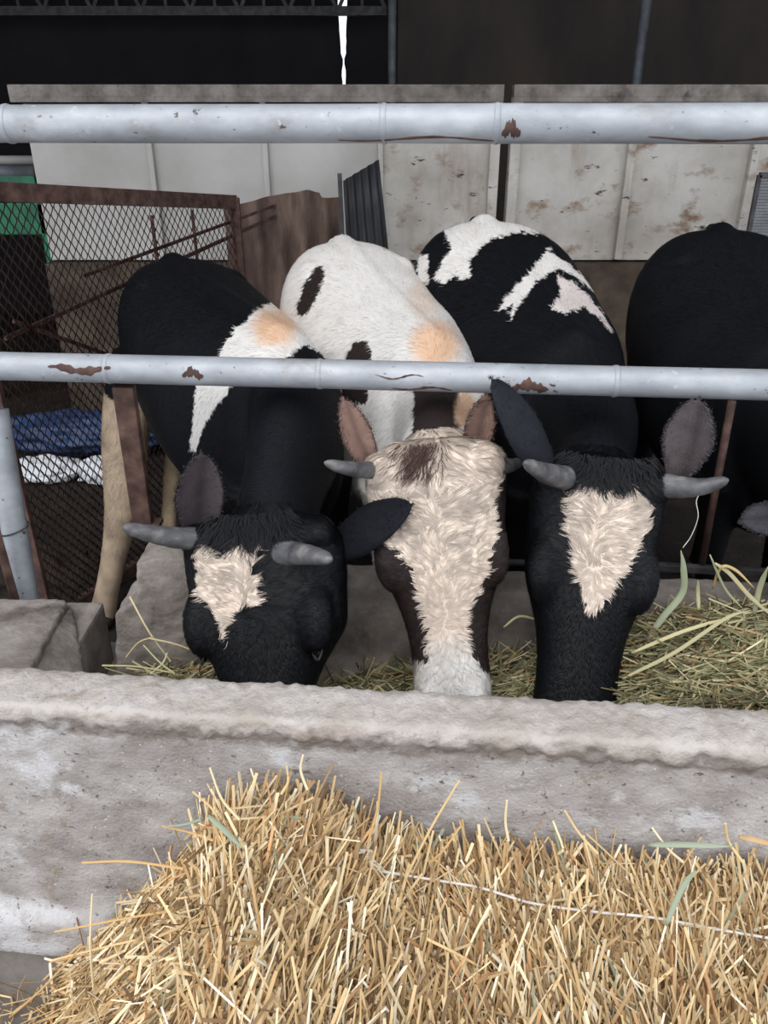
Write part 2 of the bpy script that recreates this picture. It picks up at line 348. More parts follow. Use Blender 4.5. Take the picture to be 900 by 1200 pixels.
# ------------------------------------------------------------------ concrete trough
def profile_wall(name, prof, x0, x1, nx, org, m, parent, rough, seed, extra=None):
    """prof: list of (off, z); swept along the rail direction and eroded with noise"""
    prof = np.array(prof, float); seg = np.linalg.norm(np.diff(prof, axis=0), axis=1); s = np.concatenate([[0], np.cumsum(seg)])
    k = int(s[-1]/.007); t = np.linspace(0, s[-1], k); off = np.interp(t, s, prof[:, 0]); z = np.interp(t, s, prof[:, 1])
    for _ in range(3): off[1:-1] = (off[:-2]+off[1:-1]*2+off[2:])/4; z[1:-1] = (z[:-2]+2*z[1:-1]+z[2:])/4
    xs = np.linspace(x0, x1, nx)
    P = (np.array(org)[None, None] + xs[:, None, None]*UR + off[None, :, None]*NR + z[None, :, None]*np.array([0, 0, 1.0]))
    nn = np.stack([-np.gradient(z), np.gradient(off)], 1); nn = unit(nn); Nn = nn[:, 0, None]*NR + nn[:, 1, None]*np.array([0, 0, 1.0])
    P = P.reshape(-1, 3); Nn = np.broadcast_to(Nn[None], (nx, k, 3)).reshape(-1, 3)
    Z = np.broadcast_to(z[None], (nx, k)).ravel(); XX = np.broadcast_to(xs[:, None], (nx, k)).ravel()
    P = P + Nn*rough(P, Z, XX)[:, None]
    if extra is not None: P = extra(P, Z, XX)
    i = (np.arange(nx-1)[:, None]*k + np.arange(k-1)[None]).ravel()
    F = np.stack([i, i+k, i+k+1, i+1], 1)
    me = npmesh(name, P, F); return link(name, me, m, parent)
tg = thing('feed_trough', (0, 1.3, 0), 'long rough grey concrete feed trough across the front of the stall', 'trough')
HW = .68; yb = WZ(450, 803, HW)[1]
worg = (0, yb-.11, 0)
def wrough(P, Z, XX):
    lip = np.exp(-((Z-.637)/.022)**2); top = Z > .66
    a = .0022 + .006*lip + .0035*top
    return a*fbm(P, 24, 11, 3) + (.0010+.004*lip+.0022*top)*fbm(P, 70, 41, 2) + .002*fbm(P, 6, 12, 3) + .0025*top*vnoise(P, 90, 5) + .006*lip*np.abs(fbm(P, 30, 15, 3)) - .006*lip*np.clip(vnoise(P, 60, 3)*2-.3, 0, 1)
profile_wall('front_wall', [(-.02, -.02), (-.018, .09), (.012, .12), (.012, .3), (.012, .58), (.008, .622), (.0, .636), (-.002, HW-.014), (.0, HW), (.09, HW), (.115, HW-.012), (.12, .55), (.16, .25), (.22, .18)],
             -1.3, 1.3, 640, worg, M['concrete'], tg, wrough, 1)
profile_wall('trough_floor', [(.15, .2), (.3, .19), (.8, .22)], -1.9, 1.9, 120, worg, M['curb'], tg, lambda P, Z, X_: .006*fbm(P, 9, 4), 2)
hc = W(500, 688, 1.80)[2]
corg = (0, 1.80, 0)
profile_wall('curb', [(-.12, .18), (-.03, .25), (-.005, hc-.05), (.01, hc-.005), (.05, hc), (.12, hc), (.14, hc-.03), (.15, FLOOR-.05)],
             -.62, 1.9, 420, corg, M['curb'], tg, lambda P, Z, X_: .006*fbm(P, 12, 21)+.002*fbm(P, 50, 22), 3)

# broken block standing on the left of the curb
def rough_block(name, poly, y, th, m, label, cat, seed, parent=None, amp=.007):
    """poly outline in (px,py) at depth y, extruded back by th, remeshed and eroded"""
    V = [W(px, py, y) for px, py in poly]; n = len(V); V2 = [v+np.array([0, th, -.0]) for v in V]
    mb = MB().add(V+V2, [tuple(range(n-1, -1, -1)), tuple(range(n, 2*n))]+[(i, (i+1) % n, n+(i+1) % n, n+i) for i in range(n)])
    return erode(name, mb.mesh(name), m, label, cat, seed, parent, amp)
def erode(name, me, m, label, cat, seed, parent=None, amp=.007, vox=.008):
    o = bpy.data.objects.new('tmp', me); COL.objects.link(o)
    r = o.modifiers.new('r', 'REMESH'); r.mode = 'VOXEL'; r.voxel_size = vox
    s = o.modifiers.new('s', 'SMOOTH'); s.iterations = 3
    dg = bpy.context.evaluated_depsgraph_get(); me2 = bpy.data.meshes.new_from_object(o.evaluated_get(dg)); bpy.data.objects.remove(o)
    n = len(me2.vertices); P = np.empty(n*3, np.float32); me2.vertices.foreach_get('co', P); P = P.reshape(-1, 3).astype(float)
    Nn = np.empty(n*3, np.float32); me2.vertices.foreach_get('normal', Nn); Nn = Nn.reshape(-1, 3)
    P = P + Nn*(amp*fbm(P, 16, seed)+amp*.4*fbm(P, 60, seed+3))[:, None]
    me2.vertices.foreach_set('co', P.astype(np.float32).ravel()); me2.update()
    me2.polygons.foreach_set('use_smooth', np.ones(len(me2.polygons), bool))
    return link(name, me2, m, parent, label=label, cat=cat)
rough_block('concrete_block', [(135, 720), (158, 704), (160, 690), (158, 662), (180, 655), (225, 656), (236, 700), (240, 800), (240, 850), (140, 850), (134, 760)],
            1.66, .16, M['curb'], 'broken upright concrete block with a notched left edge beside the left cow\'s head', 'block', 5)
# slabs lying at the far left
sl = thing('concrete_slab', W(30, 740, 1.62), 'pair of weathered concrete slabs leaning together at the left end of the trough', 'slab')
def quadslab(pts, th, nm, seed):
    V = [np.array(p) for p in pts]; nrm = unit(np.cross(V[1]-V[0], V[3]-V[0])); nrm = nrm if nrm[2] > 0 else -nrm
    V2 = [v-nrm*th for v in V]
    mb = MB().add(V+V2, [(0,1,2,3), (7,6,5,4), (0,4,5,1), (1,5,6,2), (2,6,7,3), (3,7,4,0)])
    erode(nm, mb.mesh(nm), M['curb'], None, None, seed, sl, .005)
zs_ = .50
A_ = W(-90, 699, 1.78); B_ = W(80, 702, 1.76)
quadslab([W(-100, 786, 1.40), W(36, 783, 1.42), B_, A_], .07, 'top_slab', 31)
quadslab([W(36, 786, 1.44), W(102, 800, 1.5), W(86, 704, 1.78), W(68, 716, 1.78)], .06, 'leaning_slab', 32)
link('support', MB().box(((W(20, 740, 1.62))+[-.15, .1, -.24]), (.3, .1, .2)).mesh('s', bevel=.01), M['curb'], sl)

# leaning pipe and rusty bar at left
lp = thing('leaning_pipe', W(30, 690, 1.95), 'short grey pipe leaning in front of the rusty mesh at the left edge', 'pipe')
a, b = W(-6, 480, 2.05), W(30, 700, 1.93)
link('pipe', MB().tube([a+(b-a)*k/10 for k in range(14)], .036, 24).mesh('pipe', True), M['galv'], lp)
c = a+(b-a)*.62; mb = MB()
mb.tube([c+.041*np.array([math.cos(t), math.sin(t), .25*math.cos(t)]) for t in np.linspace(0, 6.28, 24)], .0022, 6); link('wire', mb.mesh('w', True), M['darksteel'], lp)
link('steel_bar', MB().bar(W(-14, 590, 1.90), W(24, 725, 1.86), .022, .018).mesh('bar', bevel=.002), M['rust'], label='thin rusty bar leaning beside the short grey pipe at the left edge', cat='bar')

# ------------------------------------------------------------------ rusty expanded-metal gate
G0 = np.array([W(-60, 225, 2.55)[0], 2.55, 0]); G1 = np.array([W(275, 237, 3.9)[0], 3.9, 0])
zg0, zg1 = W(-60, 222, 2.55)[2], W(275, 237, 3.9)[2]
gt = thing('mesh_gate', (G0+G1)/2+[0, 0, FLOOR], 'rusty expanded metal mesh gate filling the left side of the stall', 'gate')
Lg = np.linalg.norm(G1-G0); gu = (G1-G0)/Lg; gn = np.array([gu[1], -gu[0], 0]); gn = gn if gn[1] < 0 else -gn
def expanded(P0, u, nrm, Lx, z0, ztopf, pw_, ph_, sw):
    nc = int(Lx/pw_); V = []; F = []
    rows = int((ztopf(0)-z0)/ph_*2)+2
    for c_ in range(nc+1):
        base = len(V)
        cnt = 0
        for r_ in range(rows*3):
            z = z0 + r_*ph_/6
            xcen = (c_+.5)*pw_
            if z > ztopf(min(Lx, xcen)/Lx): break
            ph = (r_ % 6)/6*2*math.pi
            sgn = 1 if c_ % 2 == 0 else -1
            off = .5*pw_*.96*np.clip(1.35*math.sin(ph), -1, 1)*sgn*.5
            x = xcen+off
            if x > Lx: x = Lx
            tilt = .0045*math.cos(ph)*sgn
            p = P0+u*x+np.array([0, 0, z])
            V += [p-u*sw+nrm*(.003+tilt), p+u*sw+nrm*(-.003+tilt), p+u*sw*.6+nrm*(-.006+tilt)]; cnt += 1
        for i in range(cnt-1):
            a_ = base+3*i; F += [(a_, a_+1, a_+4, a_+3), (a_+1, a_+2, a_+5, a_+4)]
    return MB().add(V, F)
mb = expanded(G0, gu, gn, Lg, FLOOR+.02, lambda f: zg0+(zg1-zg0)*f-.02, .0180, .050, .0056)
link('mesh', mb.mesh('mesh', True), M['rust'], gt, kind='stuff')
for nm, p, q, w1, w2 in (('top_bar', G0+[0,0,zg0], G1+[0,0,zg1], .03, .062), ('bottom_bar', G0+[0,0,FLOOR+.03], G1+[0,0,FLOOR+.03], .03, .05)):
    link(nm, MB().bar(p, q, w1, w2).mesh(nm, bevel=.003), M['rust'], gt)
for f in (0, 1.0):
    p = G0+(G1-G0)*f; link('upright', MB().bar(p+[0,0,FLOOR], p+[0,0,zg0+(zg1-zg0)*f+.02], .045, .03, (0,1,0)).mesh('u', bevel=.003), M['rust'], gt)
bk = -gn*.02
link('brace', MB().bar(G0+gu*.15+[0,0,1.0]+bk, G0+gu*1.75+[0,0,.15]+bk, .014, .014).mesh('b'), M['rust'], gt)
link('brace', MB().bar(G0+gu*.1+[0,0,.95]+bk, G0+gu*1.9+[0,0,1.2]+bk, .014, .014).mesh('b'), M['rust'], gt)
link('brace', MB().bar(G0+gu*.5+[0,0,1.1]+bk, G0+gu*1.9+[0,0,1.25]+bk, .012, .012).mesh('b'), M['rust'], gt)
for f in (.62, .8): link('stiffener', MB().bar(G0+gu*Lg*f+[0,0,.0]+bk, G0+gu*Lg*f+[0,0,1.28]+bk, .012, .012, (0,1,0)).mesh('b'), M['rust'], gt)

# things on the floor behind the mesh
def blob(name, c, r, m, label, cat, seed, kind=None, fr=3.0, amp=.35, n=40, parent=None):
    th = np.linspace(0, math.pi, n); ph = np.linspace(0, 2*math.pi, 2*n, endpoint=False)
    T, Pp = np.meshgrid(th, ph, indexing='ij'); D = np.stack([np.sin(T)*np.cos(Pp), np.sin(T)*np.sin(Pp), np.cos(T)], -1).reshape(-1, 3)
    R = 1+amp*fbm(D, fr, seed); P = np.array(c)+D*R[:, None]*np.array(r); P[:, 2] = np.maximum(P[:, 2], FLOOR-.01)
    F = []; k2 = 2*n; i, j = np.meshgrid(np.arange(n-1), np.arange(k2), indexing='ij'); i = i.ravel(); j = j.ravel()
    F = np.stack([i*k2+j, (i+1)*k2+j, (i+1)*k2+(j+1) % k2, i*k2+(j+1) % k2], 1)
    return link(name, npmesh(name, P, F), m, parent, kind=kind, label=label, cat=cat)
blob('tarpaulin', (W(90, 492, 4.4)[0], 4.4, FLOOR+.14), (.50, .16, .13), M['blue'], 'crumpled blue tarpaulin on the floor behind the rusty mesh gate', 'tarpaulin', 4)
blob('white_sack', (W(28, 525, 3.75)[0]-.04, 4.05, FLOOR+.05), (.20, .10, .08), M['white'], 'crumpled white sack behind the mesh gate, the left one', 'sack', 6)
blob('white_sack', (W(88, 530, 3.72)[0], 4.05, FLOOR+.05), (.15, .10, .08), M['white'], 'crumpled white sack behind the mesh gate, nearer the cow\'s leg', 'sack', 8)
blob('manure_heap', (W(60, 640, 3.2)[0]-.1, 3.0, FLOOR-.02), (.45, .16, .13), M['dirt'], 'low dark heap of manure behind the bottom of the mesh gate', 'manure', 9, kind='stuff')

# second rusty sheet, black corrugated sheet
def sheet(name, corners, m, label, cat, wave=0, nw=8, th=.004, topn=None, group=None):
    """corners: bl, br, tr, tl"""
    bl, br, tr_, tl = [np.array(c_) for c_ in corners]; nx, nz = 60, 8; V = []; F = []
    nn = unit(np.cross(br-bl, tl-bl))
    for i in range(nx+1):
        f = i/nx
        for j in range(nz+1):
            g = j/nz; tp = tl+(tr_-tl)*f + (np.array([0, 0, topn(f)]) if topn else 0); bt = bl+(br-bl)*f
            p = bt+(tp-bt)*g + nn*wave*math.sin(f*nw*2*math.pi); V.append(p)
    for i in range(nx):
        for j in range(nz): F.append((i*(nz+1)+j, (i+1)*(nz+1)+j, (i+1)*(nz+1)+j+1, i*(nz+1)+j+1))
    mb = MB().add(V, F); me = mb.mesh(name, True); o = link(name, me, m, label=label, cat=cat, group=group)
    s = o.modifiers.new('solid', 'SOLIDIFY'); s.thickness = th
    return o
zz = FLOOR
q0, q1 = W(262, 243, 4.15), W(401, 226, 4.4)
sheet('rusty_sheet', [(q0[0], q0[1], zz), (q1[0], q1[1], zz), q1, q0], M['rustsheet'], 'buckled rusty brown steel sheet behind the white cow\'s rump', 'sheet', .010, 5,
      topn=lambda f: .03*math.sin(f*math.pi)**2+.015*math.exp(-((f-.7)/.08)**2)-.02*(f > .8))
q0, q1 = W(402, 212, 4.3), W(444, 187, 4.42); b1 = W(458, 320, 4.42)
sheet('corrugated_sheet', [(q0[0]+.06, 4.3, zz), (b1[0]+.12, 4.42, zz), q1, q0], M['blacksheet'], 'dark tilted corrugated sheet standing above the white cow\'s rump', 'sheet', .006, 5)
link('steel_rod', MB().bar(W(398, 203, 4.22), W(408, 330, 4.22)*[1, 1, 0]+[0, 0, zz], .022, .012, (0,1,0)).mesh('rod'), M['darksteel'], label='thin dark rod standing between the rusty sheet and the corrugated sheet', cat='rod')
# wire panel far right
wp = thing('wire_panel', W(892, 270, 4.3), 'small pale wire mesh panel at the far right edge above the black cow', 'mesh')
pA, pB = W(890, 205, 4.3), W(960, 205, 4.3); pC, pD = W(878, 285, 4.3), W(960, 285, 4.3)
pC2 = pC*[1, 1, 0]+[0, 0, zz]; pD2 = pD*[1, 1, 0]+[0, 0, zz]
link('frame', MB().bar(pA, pB, .02, .025).bar(pA, pC2, .02, .02).bar(pB, pD2, .02, .02).mesh('f'), M['darksteel'], wp)
mb = MB()
for k in range(46):
    f = k/45; mb.bar(pA+(pB-pA)*f, pC2+(pD2-pC2)*f, .004, .004)
for k in range(110):
    f = k/109; mb.bar(pA+(pC2-pA)*f, pB+(pD2-pB)*f, .004, .004)
link('wires', mb.mesh('wires'), M['greysteel'], wp, kind='stuff')
# stall divider on the right
sdv = thing('stall_divider', W(830, 660, 2.1), 'thin dark steel stall divider between the two right-hand black cows', 'divider')
link('upright', MB().tube([W(858, 470, 2.02), W(822, 662, 2.02)], .011, 12).mesh('u', True), M['rust'], sdv)
link('lower_bar', MB().bar(W(770, 664, 2.02), W(980, 676, 1.98), .02, .025).mesh('l', bevel=.003), M['darksteel'], sdv)
link('lower_bar', MB().tube([W(560, 658, 2.02), W(770, 664, 2.02)], .011, 10).mesh('l', True), M['darksteel'], sdv)

# ------------------------------------------------------------------ cows
def loft(st, n=28, e=2.2):
    V = []; F = []; m_ = len(st)
    for (c_, s_, u_, w_, h_) in [x[:5] for x in st]:
        pass
    for x in st:
        c_, s_, u_, w_, h_ = x[:5]; ex = x[5] if len(x) > 5 else e
        for k in range(n):
            a_ = 2*math.pi*k/n; ca, sa = math.cos(a_), math.sin(a_)
            V.append(c_+s_*w_*math.copysign(abs(ca)**(2/ex), ca)+u_*h_*math.copysign(abs(sa)**(2/ex), sa))
    for i in range(m_-1):
        for k in range(n): F.append((i*n+k, i*n+(k+1) % n, (i+1)*n+(k+1) % n, (i+1)*n+k))
    F.append(tuple(range(n-1, -1, -1))); F.append(tuple((m_-1)*n+k for k in range(n)))
    return V, F
def curve(P, k=6):
    """Catmull-Rom through rows of P (any columns)"""
    P = np.asarray(P, float); Q = np.vstack([2*P[0]-P[1], P, 2*P[-1]-P[-2]]); out = []
    for i in range(1, len(Q)-2):
        for j in range(k):
            t = j/k; a_, b_, c_, d_ = Q[i-1], Q[i], Q[i+1], Q[i+2]
            out.append(.5*((2*b_)+(-a_+c_)*t+(2*a_-5*b_+4*c_-d_)*t*t+(-a_+3*b_-3*c_+d_)*t**3))
    out.append(P[-1]); return np.array(out)
def ball(mb, c_, r, ax=None):
    ax = np.eye(3) if ax is None else ax; V = []; F = []; n, k2 = 10, 16
    for i in range(n+1):
        t = math.pi*i/n
        for j in range(k2):
            p = 2*math.pi*j/k2; d = (math.sin(t)*math.cos(p)*r[0], math.sin(t)*math.sin(p)*r[1], math.cos(t)*r[2]); V.append(np.asarray(c_)+d[0]*ax[0]+d[1]*ax[1]+d[2]*ax[2])
    for i in range(n):
        for j in range(k2): F.append((i*k2+j, (i+1)*k2+j, (i+1)*k2+(j+1) % k2, i*k2+(j+1) % k2))
    mb.add(V, F)
def remesh(me, vox, sm):
    o = bpy.data.objects.new('tmp', me); COL.objects.link(o)
    r = o.modifiers.new('r', 'REMESH'); r.mode = 'VOXEL'; r.voxel_size = vox
    s = o.modifiers.new('s', 'SMOOTH'); s.iterations = sm; s.factor = .6
    t = o.modifiers.new('t', 'TRIANGULATE')
    dg = bpy.context.evaluated_depsgraph_get(); m2 = bpy.data.meshes.new_from_object(o.evaluated_get(dg)); bpy.data.objects.remove(o)
    n = len(m2.vertices); P = np.empty(n*3, np.float32); m2.vertices.foreach_get('co', P)
    F = np.empty(len(m2.loops), np.int32); m2.loops.foreach_get('vertex_index', F)
    return P.reshape(-1, 3).astype(float), F.reshape(-1, 3)
def vnormals(P, F):
    n = np.cross(P[F[:, 1]]-P[F[:, 0]], P[F[:, 2]]-P[F[:, 0]]); N = np.zeros_like(P)
    for k in range(3): np.add.at(N, F[:, k], n)
    return unit(N), np.linalg.norm(n, axis=1)/2, unit(n)
def ear_shell(base, tip, openn, wd, cup, roll=0):
    """leaf-shaped cupped ear; returns V, F(tri), inner mask, rim points"""
    base = np.asarray(base); ax = np.asarray(tip)-base; L_ = np.linalg.norm(ax); ax = ax/L_
    o_ = unit(openn - (openn@ax)*ax); s_ = np.cross(ax, o_); nu, nv = 22, 14; lay = []
    for sgn in (1, -1):
        for i in range(nu+1):
            u_ = i/nu; ww = wd*(.38+.62*math.sin(min(1, u_*1.7)*math.pi/2))*(max(0, 1-max(0, (u_-.45)/.55)**1.9))**.62; ww = max(ww, .001)
            for j in range(nv+1):
                v_ = j/nv*2-1
                c_ = cup*(1-.5*u_); ang = v_*c_
                x = ww*math.sin(ang)/max(math.sin(min(c_, 1.5)), .3); y = -ww*(math.cos(ang)-math.cos(c_)) 
                th = .0035*sgn*(1 if 0 < j < nv and i < nu else .3)
                lay.append(base+ax*L_*u_+s_*x+o_*(y+th)+o_*(.10*L_*u_*u_))
    V = np.array(lay); k = nv+1; n1 = (nu+1)*k; F = []
    for i in range(nu):
        for j in range(nv):
            a_ = i*k+j; F += [(a_, a_+k, a_+k+1), (a_, a_+k+1, a_+1)]; b_ = a_+n1; F += [(b_, b_+k+1, b_+k), (b_, b_+1, b_+k+1)]
        a_ = i*k; F += [(a_, a_+n1, a_+n1+k), (a_, a_+n1+k, a_+k)]; a_ = i*k+nv; F += [(a_, a_+n1+k, a_+n1), (a_, a_+k, a_+n1+k)]
    for j in range(nv):
        a_ = nu*k+j; F += [(a_, a_+n1, a_+n1+1), (a_, a_+n1+1, a_+1)]
    inner = np.zeros(len(V), bool); inner[:n1] = True
    jj = np.tile(np.arange(k), nu+1); v = np.abs(jj/nv*2-1); inner[:n1] &= (v < .86)
    rim = [(V[i*k+j], ax, o_, s_*(1 if j == 0 else -1)) for i in range(4, nu) for j in (0, nv)]
    return V, np.array(F), inner, rim, (ax, o_, s_)
def ribbons(R, D, Nn, Ln, Wd, C, nseg=3, lift=.35, sag=.5, curl=None, pull=None):
    """hair strands as tapered ribbons: roots R, directions D, normals Nn"""
    S = unit(np.cross(D, Nn)); V = []; n = len(R)
    for k in range(nseg+1):
        t = k/nseg; out = lift*t - sag*lift*t*t
        P = R + D*(Ln*t)[:, None] + Nn*(Ln*out+.0006)[:, None]
        if curl is not None: P = P + S*(curl*Ln*math.sin(t*2.6))[:, None]
        if pull is not None: P = P + pull*(t**1.3)
        wk = Wd*(1-t*.85)*.5
        V.append(P-S*wk[:, None]); V.append(P+S*wk[:, None])
    V = np.stack(V, 1).reshape(-1, 3); m_ = 2*(nseg+1); b_ = np.arange(n)[:, None]*m_
    F = np.concatenate([b_+np.array([2*k, 2*k+1, 2*k+3, 2*k+2])[None] for k in range(nseg)], 0)
    return V, F, np.repeat(C, m_, axis=0)
BLK = srgb(15, 16, 21)

def make_cow(sp):
    rg = np.random.default_rng(sp['seed'])
    Wt, Rt = sp['withers'], sp['rump']; spine = Wt-Rt; Ls = np.linalg.norm(spine[:2]); d = unit(np.array([spine[0], spine[1], 0])); side = np.array([d[1], -d[0], 0.0]); up_ = np.array([0, 0, 1.0])
    bs = sp.get('bs', 1.0)
    org = np.array([*(Wt+Rt)[:2]/2, FLOOR])
    t = thing('cow', org, sp['label'], 'cow', 'cows feeding side by side at the trough')
    mb = MB()
    prof = [(-.19, .07, .24, -.12), (-.12, .15, .38, -.06), (-.02, .215, .48, -.015), (.12, .265, .54, 0), (.28, .275, .60, -.004), (.45, .29, .66, -.008), (.6, .30, .68, -.01), (.75, .285, .68, -.008), (.88, .245, .66, -.0), (1.0, .195, .62, 0), (1.08, .16, .54, -.05), (1.17, .12, .40, -.13)]
    prof = curve(prof, 4); st = []
    for (tt, w_, dep, tp) in prof:
        c_ = Rt+spine*tt; c_ = c_+up_*(tp-dep/2); w_ = w_*(1+(sp.get('rs', 1)-1)*min(1, max(0, (.75-tt)/.4)))*(1-.10*min(1, max(0, (tt-.65)/.2))); st.append((c_, side, up_, w_*bs, dep/2, 2.1 if tt > .5 else 2.7-.6*max(0,tt)/.5))
    V, F = loft(st, 36); mb.add(V, F)
    # hips, pins, spine, shoulder blades
    for sg in (-1, 1):
        ball(mb, Rt+spine*.16+side*sg*.165*bs+up_*-.075, (.055, .09, .05), (side, d, up_))
        ball(mb, Rt+spine*-.10+side*sg*.085*bs+up_*-.115, (.05, .07, .055), (side, d, up_))
        ball(mb, Rt+spine*.95+side*sg*.12*bs+up_*-.36, (.075, .13, .26), (side, d, up_))
        ball(mb, Rt+spine*.06+side*sg*.14*bs+up_*-.38, (.10, .18, .27), (side, d, up_))
    V, F = loft([(Rt+spine*x+up_*(y-.034), side, up_, .045, .038) for x, y in ((-.12, -.03), (-.04, .004), (.1, .006), (.4, -.004), (.7, .0), (.98, .012), (1.08, -.04))], 12); mb.add(V, F)
    # head frame
    P, Mz = sp['poll'], sp['muzzle']; a = unit(Mz-P); L = np.linalg.norm(Mz-P); cc = CAM-P; n0 = unit(cc-(cc@a)*a); s0 = np.cross(n0, a)
    psi = math.radians(sp['yaw']); n = n0*math.cos(psi)+s0*math.sin(psi); s = np.cross(n, a); hs = sp.get('hs', 1.0)
    hp = [(-.05, .078, -.03, .10), (0, .120, -.010, .15), (.08, .142, .0, .19), (.18, .142, .004, .22), (.30, .137, .004, .245), (.42, .134, 0, .25), (.52, .116, -.006, .24), (.63, .096, -.012, .21), (.76, .086, -.016, .175), (.87, .086, -.018, .155), (.96, .086, -.026, .135), (1.02, .068, -.04, .10)]
    hp = curve(hp, 3); st = []
    ms = sp.get('ms', hs)
    for (tt, w_, fr, dep) in hp:
        q_ = min(1, max(0, (tt-.45)/.3)); st.append((P+a*L*tt+n*(fr-dep/2), s, n, w_*(hs*(1-q_)+ms*q_), dep/2, 2.35))
    V, F = loft(st, 32); mb.add(V, F)
    for sg in (-1, 1):
        ball(mb, P+a*L*.40+s*sg*.098*hs+n*-.04, (.045, .085, .045), (s, a, n))       # brow over the eye
        ball(mb, P+a*L*.05+s*sg*.10*hs+n*-.045, (.052, .045, .045), (s, a, n))           # horn boss
        ball(mb, P+a*L*.38+s*sg*.075*hs+n*-.15, (.06, .12, .10), (s, a, n))           # cheek
        ball(mb, P+a*L*.95+s*sg*.042*hs+n*-.045, (.03, .035, .032), (s, a, n))        # nostril wing
    # neck
    N0 = Rt+spine*.93+up_*-.27; N1 = Rt+spine*1.08+up_*-.25; Nh = P+a*L*.12+n*-.12
    mid = (N1*.5+Nh*.5)+up_*sp.get('nlift', .0); ctl = curve([[*N0, .17*bs, .27], [*N1, .15*bs, .22], [*mid, .105, .165], [*Nh, .10, .125]], 5)
    C3 = ctl[:, :3]; T = unit(np.gradient(C3, axis=0)); st = []
    for i, q in enumerate(ctl):
        sd = unit(np.cross(T[i], up_)); u_ = np.cross(sd, T[i]); st.append((C3[i], sd, u_, q[3], q[4], 2.0))
    V, F = loft(st, 28); mb.add(V, F)
    if 'crest' in sp:
        V, F = loft([(p_, side, up_, .035, .05) for p_ in curve(sp['crest'], 3)], 12); mb.add(V, F)
    # legs
    legs = {}
    for sg in (-1, 1):
        sh = Rt+spine*.97+side*sg*.125; k = sp['front'][0 if sg < 0 else 1]
        foot = np.array([sh[0], sh[1], FLOOR])+np.array(k); kn = (sh*.45+foot*.55); kn[2] = .30
        legs['f%d' % sg] = [(*(sh+[0, 0, -.45]), .105), (*(sh*.75+foot*.25)[:2], .5, .07), (*kn, .046), (*(kn*.5+foot*.5)[:2], .14, .031), (*foot[:2], .02, .037), (*foot[:2], FLOOR+.05, .044), (*foot[:2], FLOOR+.0, .050)]
        hp_ = Rt+spine*.05+side*sg*.15
        if ('hind%d' % sg) in sp: legs['h%d' % sg] = sp['hind%d' % sg]
        else:
            f2 = np.array([hp_[0], hp_[1], FLOOR])-d*.02
            legs['h%d' % sg] = [(*(hp_+[0, 0, -.4]), .13), (*(f2+d*.10)[:2], .62, .10), (*(f2-d*.07)[:2], .40, .05), (*(f2-d*.03)[:2], .2, .034), (*f2[:2], .02, .037), (*f2[:2], FLOOR+.05, .044), (*f2[:2], FLOOR, .05)]
    for nm, q in legs.items():
        c_ = curve(q, 4); V, F = loft([(x[:3], side, d, x[3]*.92, x[3]*1.08) for x in c_], 16, 2.0); mb.add(V, F)
    me = mb.mesh('cowsrc'); PV, PF = remesh(me, sp.get('vox', .0085), 14)
    N, _, _ = vnormals(PV, PF)
    lh = np.stack([(PV-P)@a/L, (PV-P)@s, (PV-P)@n], 1)
    nb = P+a*L*.06+n*-.10
    axn = unit(Nh-N1)
    def is_head(Q):
        l0 = (Q-P)@a/L; l2 = (Q-P)@n; l1 = (Q-P)@s
        return (l0 > -.10) & (l2 > -.30) & (l0 < 1.15) & (np.abs(l1) < .2*hs) & ((l2 > -.13) | (l0 > .22))
    def colour(Q, rough=3.0, nz=None):
        XY = proj(Q); j = np.stack([fbm(Q, 34, 2, 3), fbm(Q, 34, 6, 3)], 1)*rough*2.0 + rg.normal(0, rough*.35, (len(Q), 2)); XY = XY+j*[1, 1.8]
        C = np.tile(sp['base'], (len(Q), 1)).astype(float); hd = is_head(Q)
        facing = ((Q-P)@n > -.12)
        for (where, poly, c_) in sp['patches']:
            if where == 'head': mk = hd & facing
            elif where == 'body': mk = ~hd & (Q[:, 2] > .55)
            else: mk = np.ones(len(Q), bool)
            if poly is None: pass
            elif len(poly) == 4 and not hasattr(poly[0], '__len__'):
                cx, cy, rx, ry = poly; r2 = ((XY[:, 0]-cx)/rx)**2+((XY[:, 1]-cy)/ry)**2; f = np.clip(1.35-r2, 0, 1)*mk; C = C*(1-f[:, None])+np.array(c_)*f[:, None]; continue
            else: mk = mk & inpoly(XY, poly)
            if poly is None and where == 'head': mk = hd
            C[mk] = c_
        if 'legcol' in sp:
            for nm, c_ in sp['legcol'].items():
                pl = curve(legs[nm], 4)[:, :3]; dd = np.min(np.linalg.norm(Q[:, None]-pl[None], axis=2), axis=1) if len(Q) < 4000 else np.min(np.stack([np.linalg.norm(Q-x, axis=1) for x in pl]), 0)
                mk = (dd < .13) & (Q[:, 2] < .72+.03*vnoise(Q, 12))
                C[mk] = np.array(c_)*(1+.5*fbm(Q[mk], 20, 3)[:, None])
        return C*(1+.10*fbm(Q, 9, 9, 3)[:, None])
    CV = colour(PV, 1.5)
    # ears
    allV, allF, allC = [PV], [PF], [CV]; off = len(PV); rims = []; earr = []
    for (b_, tp, op, wd, cup, cin, cout) in sp['ears']:
        V, F, inn, rim, fr = ear_shell(b_, tp, unit(op), wd, cup); uu = np.clip((V-b_)@fr[0]/np.linalg.norm(np.asarray(tp)-b_), 0, 1); vv = (V-b_)@fr[2]/wd; ig = (.55+.75*uu)*(1+.35*np.abs(vv))*(1-.35*np.exp(-((vv-.15)/.18)**2)); C = np.where(inn[:, None], np.array(cin)*ig[:, None], np.array(cout))*(1+.3*fbm(V, 45, 3)[:, None])  # cup shading painted into inner ear colour, darker at base and centre
        allV.append(V); allF.append(F+off); allC.append(C); off += len(V); rims.append((rim, cout, cin)); earr.append((V, inn, fr, cin, cout))
